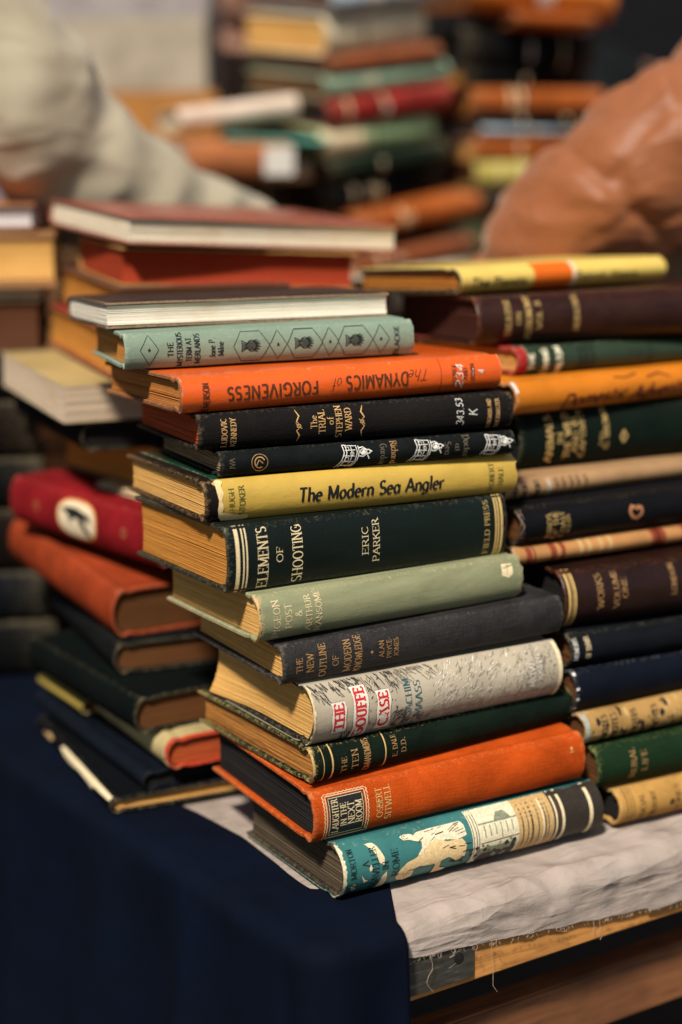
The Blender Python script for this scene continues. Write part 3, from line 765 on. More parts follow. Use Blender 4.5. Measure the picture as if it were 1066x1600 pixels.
# --- glossy orange jacket
c = paper('orange_jacket', (.74, .105, .008, 1), .30, .5, .14, (.45, .05, .01, 1), .6)
b = Book('hardback_book', 'book in a glossy bright orange jacket with its black title upside down', FS,
         -.0947, .9394, .2920, R(25.6), .221, .146, .0212, R(.65), R(-.9), cover=cloth('rust_board', (.20, .075, .03, 1), (.40, .2, .08, 1), wear=1), page=pages('orange_brown_page_edges', (.52, .20, .05, 1), .5), bulge=.002, shoulder=.004,
         jacket=c, jag=(.001, .0007), jacket_s=(.0006, 0))
OI = ink('faded_brown_black', (.10, .030, .012, 1), .5, .4)
b.text('FORGIVENESS', 60.2, 9.8, 7.4, OI, 60, rot=180, style='bold', track=.12); b.text('DYNAMICS', 131.3, 10.8, 7.6, OI, 43.5, rot=180, style='bold', track=.12)
b.text('of', 104, 10.6, 7, OI, 6, rot=180, style='script'); b.text('The', 161.5, 12.4, 6.6, OI, 15, rot=180, style='script', bold=1.2)
b.band(176, .35, OI, 'title_lettering'); b.text('EMERSON', 16.6, 9, 4.0, OI, 16, style='bold'); b.text('GEORGE', 186.5, 11, 3.2, OI, 13, style='serif'); b.text('AND', 194.5, 11, 3, OI, 7); b.text('UNWIN', 200, 11.4, 3, OI, 11)
b.text('234', 190.3, 9.6, 5.2, WHITE, 14.5, style='hand', part='shelf_number', bold=1.2); b.stroke([(199.4, 9.6), (199.6, 14.2)], .7, WHITE, 'shelf_number'); b.text('4', 206, 11.6, 4.6, WHITE, style='hand', part='shelf_number', bold=1.2)
b.done()

# --- teal cloth with thistles
c = cloth('pale_teal_cloth', (.185, .25, .19, 1), (.42, .46, .34, 1), .72, .55, .14, wear=.8)
b = Book('hardback_book', 'pale teal cloth book with thistles in hexagons and black capitals printed on its spine', FS,
         -.1323, .9812, .3136, R(17.8), .190, .126, .0225, R(.9), R(-.2), cover=c, page=pages('orange_tan_page_edges', (.60, .26, .06, 1), .7), bulge=.002, shoulder=.004)
b.warp = True
def dia(cx, cy, w, h): b.stroke([(cx-w, cy), (cx, cy+h), (cx+w, cy), (cx, cy-h)], .4, BLACK, 'spine_pattern', closed=True); b.fill(star(cx, cy, 1.6), BLACK, 'spine_pattern')
def hexa(cx, cy, w, h): b.stroke([(cx-w, cy), (cx-w*.55, cy+h), (cx+w*.5, cy+h), (cx+w, cy), (cx+w*.5, cy-h), (cx-w*.55, cy-h)], .4, BLACK, 'spine_pattern', closed=True)
def thistle(cx, cy):
    b.stroke(A(cx, cy, 3.2, 3.4, 0, 360, 20), .45, BLACK, 'spine_pattern')
    for i in range(-2, 3):
        o = i*1.25; l = sqrt(max(0, 9-o*o))*.95
        b.stroke([(cx+o*.7-l*.7, cy+o*.7+l*.7), (cx+o*.7+l*.7, cy+o*.7-l*.7)], .5, BLACK, 'spine_pattern'); b.stroke([(cx+o*.7-l*.7, cy-o*.7-l*.7), (cx+o*.7+l*.7, cy-o*.7+l*.7)], .5, BLACK, 'spine_pattern')
    for i in range(-2, 3): b.stroke([(cx-3, cy+i*.7), (cx-6.6, cy+i*1.7)], .55, BLACK, 'spine_pattern')
    b.stroke([(cx-6.6, cy-3.6), (cx-6, cy), (cx-6.6, cy+3.6)], .4, BLACK, 'spine_pattern')
    for an in (60, 38, 16, -8, -34, -58): b.stroke([(cx+2.6*cos(R(an)), cy+2.8*sin(R(an))), (cx+4.6*cos(R(an)), cy+3.6*sin(R(an))), (cx+6*cos(R(an*.8)), cy+4.4*sin(R(an)))], [1.2, .9, .2], BLACK, 'spine_pattern')
dia(15.7, 11.9, 5.8, 9.4)
for cx in (81, 116, 150): hexa(cx, 11.2, 11.8, 9.2); thistle(cx, 11.4)
for cx in (98.4, 133, 167.5): dia(cx, 11.2, 5.7, 9.2)
for tx_, a, h, sz, w in (('THE', 29, 11.7, 3.6, 9.2), ('MYSTERIOUS', 34.8, 11.5, 3.5, 20.6), ('TERM AT', 40.6, 11, 3.5, 15), ('MERLANDS', 46, 11.5, 3.5, 18.5)): b.text(tx_, a, h, sz, BLACK, w, style='bold', bold=.9)
b.text('Jane P.', 55.5, 11.4, 3.8, BLACK, 12, style='sans'); b.text('Milne', 61, 10.6, 3.8, BLACK, 8.6, style='sans'); b.text('BLACKIE', 178.4, 9.9, 3.4, BLACK, 18.5, style='bold', bold=.85)
b.done()

# --- black cover, white fore-edge
b = Book('hardback_book', 'thin black book with white page edges out, lying on the pale teal book', FS,
         -.1475, 1.0114, .3368, R(20), .193, .127, .0168, R(.3), R(-.8), mode='fore', cover=cloth('black_leatherette', (.040, .017, .011, 1), (.30, .20, .12, 1), .5, .3, .4, .5, wear=1), page=PG_WHITE, sq=.0012, board=.002, conc=.0015); b.done()
# --- red edged
b = Book('hardback_book', 'dark red-edged book second from the top, pages stained red, pale brown boards', FS,
         -.1648, 1.2085, .3535, R(22.1), .193, .136, .0290, R(-2.5), R(2.9), mode='fore', cover=cloth('ochre_board', (.26, .12, .04, 1), (.5, .3, .1, 1), .7), page=PG_RED, sq=.003, conc=.004, board=.002); b.done()
# --- top
b = Book('hardback_book', 'worn red-brown book on the very top of the front stack, cream page edges facing out', FS,
         -.1560, 1.1954, .3850, R(28.1), .231, .184, .0206, R(-2.8), R(4.2), mode='fore', cover=cloth('red_brown_cover', (.25, .05, .028, 1), (.5, .2, .12, 1), .27, .25, .25, 1.2), page=PG_CREAM, sq=.002, board=.0018, conc=.001); b.done()

# ================================================================== RIGHT STACK
RS = 'books in the right stack'
b = Book('hardback_book', 'small tan book at the bottom of the right stack', RS, .1823, 1.0056, .0008, R(27.5), .2, .135, .0252, R(.4), R(-.3),
         cover=cloth('tan_cloth', (.40, .22, .06, 1), (.6, .42, .2, 1)), page=PG_DARK, bulge=.005, shoulder=.004)
DB = ink('dark_brown_ink', (.05, .028, .012, 1))
for a, w in ((6, .6), (9, .5), (11.5, .5)): b.band(a, w, DB)
b.text('SOCIAL', 23, 11, 3.8, DB, 18); b.text('HISTORY', 32.5, 11, 3.8, DB, 18); b.stroke(A(43.5, 11.5, 1.4, 1.4, 0, 360), 1.6, DB); b.text('JONES', 53, 12, 3.8, DB, 18); b.band(150, 1, DB); b.done()
b = Book('hardback_book', 'mid green cloth book second from the bottom of the right stack', RS, .1672, 1.0055, .0265, R(27), .21, .14, .0296, R(.6), R(-.4), cover=cloth('mid_green_cloth', (.012, .036, .014, 1), (.3, .3, .1, 1), .6), page=PG_SHADED, bulge=.005, fray=.0015)
b.text('RURAL', 33, 15, 4.4, GILTD, 20); b.text('LIFE', 42, 15, 4.4, GILTD, 14); b.done()
b = Book('paperback_book', 'tan and black mottled paper book lying on the mid green one in the right stack', RS, .1596, 1.0083, .0568, R(29.2), .21, .14, .0216, R(.5), R(-.4), cover=paper('mottled_tan_paper', (.38, .22, .07, 1), .5, .3, .45), page=PG_SHADED, bulge=.003)
b.rect(.5, 3.5, .5, 21, ink('pale_blue_tape', (.30, .36, .34, 1)), 'spine_tape')
for i in range(60):
    a, h = random.uniform(5, 120), random.uniform(2, 20); r = random.uniform(.6, 2)
    b.fill([(a+r*cos(t), h+r*1.5*sin(t)) for t in (0, 1.2, 2.4, 3.5, 5)], BLACK if i % 2 else PT, 'spine_print', .00012+.00001*(i % 4))
for a in (19, 27, 44, 62): b.text('NOTES', a, 11, 4.6, BLACK, 17, style='bold')
b.done()
b = Book('hardback_book', 'very dark navy book with pale worn corner tabs in the right stack', RS, .1536, 1.0126, .0790, R(28.3), .21, .14, .0282, R(.4), R(-.3), cover=cloth('navy_cloth', (.006, .009, .018, 1), (.2, .2, .2, 1), .6), page=PG_SHADED, bulge=.003)
for h in (3, 10, 17, 26): b.rect(0, 2.4, h-.8, h+.8, WHITE, 'worn_tabs', .0002)
b.done()
b = Book('hardback_book', 'black book with two short pale bars of lettering in the right stack', RS, .1502, 1.0180, .1075, R(26), .21, .14, .0232, 0, R(-.1), cover=cloth('blue_black_cloth', (.007, .009, .013, 1), blotch=.3), page=PG_SHADED, bulge=.004)
b.text('MEMOIRS', 6.8, 13.5, 3.4, WHITE, 15); b.text('OF TRAVEL', 16.4, 14, 4, GILTP, 15); b.done()
LEA = cloth('brown_leather', (.026, .009, .006, 1), (.25, .09, .04, 1), .36, .25, .5, .55)
b = Book('hardback_book', 'thick brown leather book with a bright gilt end band, right stack', RS, .1468, 1.0308, .1310, R(22), .22, .145, .0398, R(.8), R(-.6), cover=LEA, page=PG_DARK, bulge=.006, shoulder=.006)
for a, w in ((3.6, 1.6), (6.2, .7), (8, 1.2)): b.band(a, w, GILT)
b.text('WORKS', 31, 24, 4.6, GILTD, 24); b.text('VOLUME', 43.5, 24, 4.2, GILTD, 26); b.text('ONE', 50, 24, 4, GILTD, 14); b.text('LONDON', 89, 26, 4, GILTD, 22); b.done()
b = Book('hardback_book', 'thin cream book with red stripes in the right stack, over the brown leather one', RS, .1146, 1.0341, .1735, R(28.3), .22, .14, .0128, R(.3), R(-.3), cover=paper('cream_striped_paper', (.42, .20, .07, 1), .5), page=PG_TAN, bulge=.002, board=.0015)
RD = ink('brick_red_print', (.22, .045, .02, 1))
for a, w in ((12, 4.5), (16.5, 1.5), (32, 5), (40, 3.5), (120, 8), (124, 9), (150, 12)): b.band(a, w, RD, 'stripes')
for a in (55, 62, 72, 80): b.band(a, 3, PT, 'stripes')
b.done()
b = Book('hardback_book', 'black book with a copper ring emblem and gilt lettering in the right stack', RS, .1174, 1.0379, .1868, R(28.7), .22, .14, .0264, R(.2), R(-.2), cover=cloth('rich_black_cloth', (.0085, .009, .011, 1), blotch=.3, rough=.5), page=PG_SHADED, bulge=.005)
for tx_, a, sz, w in (('BIRDS', 27, 3.8, 16), ('OF THE', 32.5, 3.8, 18), ('COAST', 38, 3.6, 17), ('ILLUS', 42.5, 3, 12)): b.text(tx_, a, 12, sz, GILT, w)
b.text('M', 5, 14, 3.4, ink('pinkish_ink', (.4, .25, .22, 1)), 20)
b.stroke([(96.5, 17.6), (93, 18.8), (91.3, 15.4), (93.5, 11.6), (97.8, 10.4), (101.6, 13.2), (101.6, 17.2), (98.8, 18.2), (97.6, 16)], 2.2, gilt('copper_foil', (.62, .26, .12, 1), .5, .5), 'emblem'); b.done()
b = Book('paperback_book', 'tan paper book with rows of dark and pale lettering, right stack', RS, .1100, 1.0565, .2136, R(32.2), .19, .13, .0146, 0, 0, cover=paper('warm_tan_paper', (.34, .20, .095, 1), .55), page=PG_SHADED, bulge=.002, board=.0015)
for a in (10, 18.5, 29.5): b.text('SHORT', a, 7.4, 4.4, BLACK, 11.5, style='bold')
for a in (40, 47, 53, 60, 66, 73): b.text('ESSAYS', a, 7.4, 3.4, WHITE if a < 45 else DB, 11, style='serif')
b.done()
b = Book('hardback_book', 'thick dark green book with a small gilt diamond in the right stack', RS, .1230, 1.0947, .2285, R(27), .23, .15, .0402, R(.4), R(-.2), cover=cloth('bottle_green_cloth', (.007, .014, .010, 1), (.2, .2, .12, 1), .6), page=PG_DARK, bulge=.004, fray=.003)
for tx_, a, h, sz, w in (('ANIMALS', 28, 21, 5.6, 33), ('IN', 36.5, 20.5, 4.4, 8), ('THE WILD', 43, 22, 5.2, 32), ('AND IN', 49.6, 22, 4.2, 25), ('CAPTIVITY', 56, 23, 4.4, 34), ('G. BROWN', 76.5, 25, 4.4, 30), ('F.R.S.', 72, 18, 3, 10)): b.text(tx_, a, h, sz, GILT, w, bold=1.2)
b.stroke([(86.4, 18), (89, 22.4), (91.6, 18), (89, 13.6)], 1.6, GILT, closed=True); b.done()
b = Book('paperback_book', 'bright amber book with dark handwriting along its spine', RS, .1190, 1.0783, .2694, R(32), .22, .14, .0228, R(.6), R(-.2), cover=paper('amber_paper', (.56, .17, .008, 1), .42, .4, .22), page=PG_SHADED, bulge=.003)
MR = ink('maroon_ink', (.10, .014, .008, 1))
b.text('Domestic', 72, 8, 8.4, MR, 58, rot=3, style='script', bold=3.6); b.text('Adventure', 140, 9, 9.4, MR, 66, rot=3, style='script', bold=3.8)
b.rect(0, 2.5, 16, 22.6, WHITE, 'worn_corner'); b.stroke([(90, 20), (100, 19), (112, 21)], 1.0, MR); b.stroke([(120, 18), (132, 20), (142, 17)], 1.2, MR); b.done()
b = Book('hardback_book', 'dark green jacketed book with pale capitals and a red cloth end, right stack', RS, .1235, 1.1140, .2930, R(29.2), .226, .14, .0196, 0, 0, cover=cloth('crimson_cloth', (.28, .02, .02, 1)), page=PG_TAN, bulge=.003,
         jacket=paper('moss_green_jacket', (.020, .036, .020, 1), .45, .35), jacket_s=(.0085, 0))
CP = ink('pale_cream_ink', (.70, .64, .46, 1))
b.text('THE', 14, 9.8, 4.4, CP, 11, style='bold', bold=1.2); b.text('LIVING', 26, 9.8, 5, CP, 16, style='bold', bold=1.2); b.text('MILTON', 38, 10, 5, CP, 17, style='bold', bold=1.2)
for a in (57, 62, 68): b.text('ESSAYS', a, 10, 3.2, BLACK, 16, style='bold')
b.band(119, 1.2, BLACK); b.done()
b = Book('hardback_book', 'large dark brown leather book with gilt lettering, second from the top of the right stack', RS, .0965, 1.1222, .3132, R(18.5), .25, .156, .0348, R(.9), R(-2.0), cover=cloth('chestnut_leather', (.042, .012, .007, 1), (.3, .12, .06, 1), .38, .3, .5, .5), page=pages('dark_maroon_page_edges', (.07, .022, .014, 1), .6), bulge=.005, shoulder=.006)
for tx_, a, h, sz, w in (('TREATISE', 25.7, 19, 4.4, 26), ('ON', 33.5, 18, 3.6, 9), ('ASTRONOMY', 41.5, 19, 4.6, 30), ('VOL II', 49.5, 20, 4, 20), ('HERSCHEL', 79, 21, 4.2, 26)): b.text(tx_, a, h, sz, GILT, w)
b.done()
b = Book('hardback_book', 'book in a yellow and orange banded jacket on top of the right stack', RS, .0857, 1.1480, .3490, R(32.9), .201, .131, .0178, R(.9), R(-2.0), cover=cloth('ink_black_cloth', (.012, .012, .012, 1)), page=PG_GOLD, bulge=.003,
         jacket=paper('lemon_jacket', (.70, .51, .12, 1), .4, .45, .12), jacket_s=(.0008, .0))
b.rect(68, 105, .1, 17.7, ink('orange_print', (.68, .13, .01, 1), .45, .1), 'colour_band'); b.rect(105, 109, .1, 17.7, CREAMINK, 'colour_band')
b.text('The Planets', 38, 7, 5.6, BLACK, 50, rot=0, style='sans', bold=1.2); b.text('Patrick Moore', 142, 7.2, 5.2, DB, 62, rot=0, style='sans', bold=1.2); b.done()

# ================================================================== LEFT STACK (spines or pages turned to the left)
LS = 'books in the left stack'  # several dark covers here have the left side's shade put into their colour
def LB_(name, label, x, y, z, yaw, D, L, T, tx, ty, mode, cover, page, **kw):
    return Book(name, label, LS, x, y, z, R(yaw), L, D, T, R(tx), R(ty), mode=mode, cover=cover, page=page, **kw)
b = LB_('hardback_book', 'thin dark book with cream printing on its spine at the bottom of the left stack', -.1605, 1.0371, .0008, 25, .15, .2, .0112, 0, .3, 'turn', cloth('night_cloth', (.004, .005, .007, 1)), PG_TAN, bulge=.001, board=.0018)
b.fill([(72, 8), (76, 10), (150, 10.6), (196, 10.8), (196, 8.4), (160, 7), (152, 1), (146, 5.5), (120, 6), (96, 3), (84, 5)], CREAMINK); b.fill([(20, 5), (40, 9), (52, 8), (44, 4)], TANINK); b.done()
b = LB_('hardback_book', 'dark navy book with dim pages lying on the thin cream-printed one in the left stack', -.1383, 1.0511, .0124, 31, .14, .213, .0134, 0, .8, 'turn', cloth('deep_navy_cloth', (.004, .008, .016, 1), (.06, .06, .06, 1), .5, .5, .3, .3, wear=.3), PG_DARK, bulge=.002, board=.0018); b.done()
b = LB_('paperback_book', 'yellow edged paper book lying far back on the navy one in the left stack', -.200, 1.168, .0300, 33, .045, .085, .010, 0, 1.5, 'turn', paper('dull_yellow_paper', (.46, .33, .07, 1), .5), PG_SHADED, bulge=.001, board=.001); b.done()
b = LB_('hardback_book', 'small red book in a ragged cream jacket low in the left stack', -.1200, 1.0512, .0272, 28.6, .075, .17, .0222, .5, 0, 'turn', cloth('bright_red_cloth', (.42, .035, .012, 1)), PG_RUST, bulge=.003, board=.002,
        jacket=paper('ragged_cream_jacket', (.48, .38, .18, 1), .5, .3, .4), jacket_s=(0, .004), jag=(.001, .003)); b.done()
b = LB_('hardback_book', 'dark green covered book with tan pages above the small red one in the left stack', -.1426, 1.0604, .0500, 32.5, .13, .2, .0268, 0, -.3, 'turn', cloth('forest_cloth', (.003, .006, .0055, 1)), PG_SHADED, bulge=.003, sq=.003); b.done()
b = LB_('hardback_book', 'black covered book with shade-toned brown pages below the orange-red spine of the left stack', -.1637, 1.1149, .0774, 23, .145, .2, .0232, 0, 0, 'turn', cloth('coal_cloth', (.008, .009, .010, 1)), PG_SHADED, bulge=.003); b.done()
b = LB_('hardback_book', 'orange-red cloth book with its spine to the left, under the crimson one with the oval', -.1654, 1.1287, .1012, 30.5, .14, .225, .0368, 0, 4.2, 'turn', cloth('brick_orange_cloth', (.23, .034, .010, 1), (.5, .2, .1, 1), .7, .6, .2), PG_SHADED, bulge=.004)  # cover tone lowered to carry the shade on this side
b.text('ZOOLOGY', 30, 18, 5, GREYINK, 24); b.done()
b = LB_('hardback_book', 'crimson book with a cream oval animal emblem on its spine, in the left stack', -.1331, 1.1297, .1530, 42.6, .14, .2, .0378, -.6, 2.2, 'turn', cloth('crimson_book_cloth', (.18, .008, .011, 1), (.5, .15, .1, 1), .6, .5, .2), PG_SHADED, bulge=.003)
EC, EH = 97, 18.5
b.fill([(EC+27*sgnpow(cos(t*pi/20), .75), EH+15.5*sgnpow(sin(t*pi/20), .75)) for t in range(40)], ink('orange_rim_print', (.62, .22, .04, 1)), 'emblem', .00012)
b.fill([(EC+25*sgnpow(cos(t*pi/20), .75), EH+14*sgnpow(sin(t*pi/20), .75)) for t in range(40)], ink('cream_emblem_print', (.74, .62, .42, 1), .6, .1), 'emblem', .0002)
b.fill([(76, 25), (84, 27), (96, 27.5), (108, 25), (114, 24), (117, 18), (112, 19), (106, 21), (110, 14), (116, 9), (115, 5.5), (108, 9), (102, 15), (98, 20), (92, 19), (88, 14), (87, 18), (84, 22), (78, 23)], BLACK, 'emblem', .0003)
b.stroke(A(40, 20, 3, 3, 0, 360), .8, GILTD, 'emblem'); b.stroke(A(160, 20, 3, 3, 0, 360), .8, GILTD, 'emblem'); b.done()
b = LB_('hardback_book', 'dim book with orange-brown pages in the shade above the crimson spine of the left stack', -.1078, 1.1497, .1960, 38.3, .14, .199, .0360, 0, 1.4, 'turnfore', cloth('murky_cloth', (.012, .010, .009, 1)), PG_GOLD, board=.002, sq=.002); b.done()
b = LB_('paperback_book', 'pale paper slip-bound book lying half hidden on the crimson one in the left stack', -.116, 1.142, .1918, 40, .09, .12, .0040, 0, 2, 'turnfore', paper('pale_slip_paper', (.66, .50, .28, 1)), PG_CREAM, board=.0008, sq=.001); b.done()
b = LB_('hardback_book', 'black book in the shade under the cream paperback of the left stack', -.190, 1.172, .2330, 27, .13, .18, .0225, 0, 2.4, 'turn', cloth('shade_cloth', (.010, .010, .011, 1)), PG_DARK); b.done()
CPB = paper('cream_paperback_cover', (.40, .29, .12, 1), .45, .4, .25)
b = LB_('paperback_book', 'cream paperback jutting out of the left stack at a corner', -.2029, 1.1599, .2562, 24.8, .12, .192, .0278, 0, 2.8, 'turnfore', CPB, pages('toned_cream_page_edges', (.64, .50, .36, 1), .75, .8), board=.0006, sq=.0003, bulge=.001, shoulder=.002, conc=.0005)
b.done()
mesh('cover_panel', [b.P(a, d, .0278+.0004) for a, d in ((.02, .02), (.17, .02), (.17, .072), (.02, .072))], [(0, 1, 2, 3)], paper('pale_cover_panel', (.76, .70, .46, 1), .4), b.cover)
b = LB_('hardback_book', 'golden paged book with a red cover behind the cream paperback in the left stack', -.1730, 1.1898, .2870, 23.1, .14, .2, .0340, 0, 3, 'turnfore', cloth('red_board_cloth', (.20, .02, .012, 1)), PG_GOLD, board=.002, sq=.002); b.done()
b = LB_('hardback_book', 'brown leather covered book at the top of the left stack, under the red-edged one', -.1668, 1.2000, .3220, 22.4, .14, .198, .0310, 0, 3.1, 'turnfore', cloth('red_brown_leather', (.095, .038, .024, 1), (.3, .15, .1, 1), .45, .3, .4, .5), PG_GOLD, board=.002, sq=.002); b.done()

# --- further left
FL = 'books in the far left stack'
def simple(name, label, group, x, y, z, yaw, L, D, T, cover, page, mode='spine', tx=0, ty=0, **kw):
    b = Book(name, label, group, x, y, z, R(yaw), L, D, T, R(tx), R(ty), mode=mode, cover=cover, page=page, low=True, **kw)
    if mode == 'spine' and y > 1.6 and L > .15:
        t_ = T*1000; q = random.random(); l_ = L*1000
        if q < .55:
            for a_ in random.sample(range(8, int(l_)-10), 3): b.band(a_, random.uniform(1, 4), random.choice([GILTP, CREAMINK, BLACK, GREYINK]), 'spine_bands')
        a0 = l_*random.uniform(.25, .5)
        for i_ in range(random.randint(1, 3)): b.rect(a0+i_*8, a0+i_*8+random.uniform(3, 5), t_*.2, t_*random.uniform(.6, .85), random.choice([GILTP, CREAMINK, BLACK, WHITE]), 'title_block')
    b.done(); return b
zz = 0.001
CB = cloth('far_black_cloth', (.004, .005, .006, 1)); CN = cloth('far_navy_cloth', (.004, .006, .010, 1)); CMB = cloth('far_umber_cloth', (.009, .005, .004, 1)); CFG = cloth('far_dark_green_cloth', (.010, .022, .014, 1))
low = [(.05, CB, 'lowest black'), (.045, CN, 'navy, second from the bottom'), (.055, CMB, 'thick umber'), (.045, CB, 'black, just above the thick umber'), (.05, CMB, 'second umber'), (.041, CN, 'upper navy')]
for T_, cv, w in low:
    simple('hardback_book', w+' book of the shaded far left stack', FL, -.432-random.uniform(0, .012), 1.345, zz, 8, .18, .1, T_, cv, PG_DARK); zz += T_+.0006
PGU = pages('umber_page_edges', (.10, .038, .018, 1), .6)
simple('hardback_book', 'book with umber page edges in the far left stack, under the one with golden pages', FL, -.430, 1.337, zz, 7, .178, .1, .045, CMB, PGU, mode='fore'); zz += .0456
simple('paperback_book', 'thin book with a cream page edge in the far left stack, beneath golden pages', FL, -.428, 1.335, zz, 9, .18, .1, .009, CMB, PG_CREAM, mode='fore', board=.0015); zz += .0096
simple('hardback_book', 'golden paged book with an orange-brown cover high in the far left stack', FL, -.420, 1.328, zz, 8, .184, .1, .047, cloth('far_orange_brown_cloth', (.30, .10, .025, 1)), PG_TAN, mode='fore', board=.0065, sq=.002); zz += .0476
simple('hardback_book', 'orange topped book with pale grey pages on top of the far left stack', FL, -.432, 1.33, zz, 6, .18, .1, .022, cloth('far_orange_cloth', (.34, .08, .02, 1)), pages('lilac_grey_page_edges', (.55, .50, .50, 1), .8, .7), mode='fore', board=.003)

# ================================================================== TABLE
CX, CY = -.014, .842
U = Vector((cos(R(32.3)), sin(R(32.3)), 0)); V_ = Vector((-U.y, U.x, 0)); VL = Vector((cos(R(126)), sin(R(126)), 0))
C0 = Vector((CX, CY, 0))
def woodmat(name, c, c2, scale=1.0, rough=.7):
    if name in _m: return _m[name]
    t = NT(name)
    g = t.noise(1, t.coords((14*scale, 160*scale, 190*scale)), 5, .6, 1.2)
    big = t.noise(9*scale, t.coords(), 4, .6)
    cc = t.ramp(g, [(.28, c2), (.46, c), (.62, k(c, 1.25)), (.8, k(c2, 1.3))])
    cc = t.mix(t.math('MULTIPLY', t.math('SUBTRACT', big, .52, True), 3.5, True), cc, k(c2, .7))
    kn = t.noise(38*scale, t.coords((1, .4, .4)), 3, .6)
    cc = t.mix(t.math('MULTIPLY', t.math('SUBTRACT', kn, .66, True), 7, True), cc, (.07, .018, .012, 1))
    t.l(cc, t.b.inputs['Base Color']); t.b.inputs['Roughness'].default_value = rough
    t.bump(g, .0006, .6)
    _m[name] = t.m; return t.m
WOOD = woodmat('rough_orange_wood', (.52, .23, .055, 1), (.26, .095, .024, 1))
WOODD = woodmat('brown_rail_wood', (.20, .075, .026, 1), (.08, .028, .012, 1), .8)
METAL = NT('scratched_grey_metal')
_n = METAL.noise(1, METAL.coords((60, 900, 400)), 4, .6)
METAL.l(METAL.ramp(_n, [(.35, (.055, .052, .045, 1)), (.6, (.09, .085, .07, 1)), (.72, (.22, .2, .16, 1))]), METAL.b.inputs['Base Color'])
METAL.b.inputs['Metallic'].default_value = .55; METAL.b.inputs['Roughness'].default_value = .55; METAL.bump(_n, .0003, .5); METAL = METAL.m

FR_T = Matrix((U, V_, Vector((0, 0, 1)))).transposed().to_4x4(); FR_T.translation = C0
table = empty('market_table', FR_T); tag(table, 'rough wooden market table with a metal strap at its corner', 'table')
def bevbox(name, a0, a1, b0, b1, z0, z1, mat, parent, bev=.0015, seg=1, wob=0):
    bm = bmesh.new()
    bmesh.ops.create_cube(bm, size=1)
    for v in bm.verts: v.co = Vector((a0+(v.co.x+.5)*(a1-a0), b0+(v.co.y+.5)*(b1-b0), z0+(v.co.z+.5)*(z1-z0)))
    if seg > 1:
        es = [e for e in bm.edges if abs(e.verts[0].co.x-e.verts[1].co.x) > (a1-a0)*.9]
        bmesh.ops.subdivide_edges(bm, edges=es, cuts=seg)
        for v in bm.verts: v.co += Vector((0, noise.noise(v.co*9)*wob, noise.noise(v.co*9+Vector((5, 1, 2)))*wob))
    bmesh.ops.bevel(bm, geom=[e for e in bm.edges if e.calc_face_angle(0) > .6], offset=bev, segments=2, affect='EDGES', clamp_overlap=True)
    me = bpy.data.meshes.new(name); bm.to_mesh(me); bm.free(); me.materials.append(mat)
    o = bpy.data.objects.new(name, me); col.objects.link(o); o.parent = parent
    return o
# top boards: the left edge runs off at an angle to the front edge
lx = (VL.dot(U)/VL.dot(V_))
vs = []
tp = [(0, .014), (1.6, .014), (1.6, .95), (lx*.95, .95)]
vs = [(a, bb, -.008) for a, bb in tp] + [(a, bb, -.03) for a, bb in tp]
mesh('table_top', vs, [(0, 1, 2, 3), (7, 6, 5, 4), (0, 4, 5, 1), (1, 5, 6, 2), (2, 6, 7, 3), (3, 7, 4, 0)], WOOD, table)
bevbox('front_board', .0, 1.62, 0, .022, -.055, -.0125, WOOD, table, .0016, 40, .0008)
bevbox('rail', .03, 1.6, .03, .05, -.140, -.098, WOODD, table, .0015, 30, .001)
for a, bb in ((.06, .06), (1.5, .06), (1.4, .85), (lx*.8+.05, .85)): bevbox('leg', a-.025, a+.025, bb-.0, bb+.05, -.8, -.031, WOODD, table, .002)
strap = bevbox('metal_strap', -.001, .108, -.0022, -.0004, -.0502, -.021, METAL, table, .0004)
BOLT = ink('dark_bolt_metal', (.015, .015, .015, 1), .5)
for a in (.048, .096):
    vv = [(0+a, -.0036, -.0345)]+[(a+.0036*cos(t*pi/6), -.0028, -.0345+.0036*sin(t*pi/6)) for t in range(12)]
    mesh('bolt', vv, [(0, 1+t, 1+(t+1) % 12) for t in range(12)], BOLT, strap, True)
for i in range(3):
    a, z0 = random.uniform(.05, .09), random.uniform(-.048, -.025); l = random.uniform(.006, .02)
    mesh('scratch', [(a, -.0025, z0), (a+l, -.0025, z0+l*.35), (a+l, -.0025, z0+l*.35+.0004), (a, -.0025, z0+.0006)], [(0, 1, 2, 3)], ink('bright_scratch', (.22, .2, .16, 1)), strap)

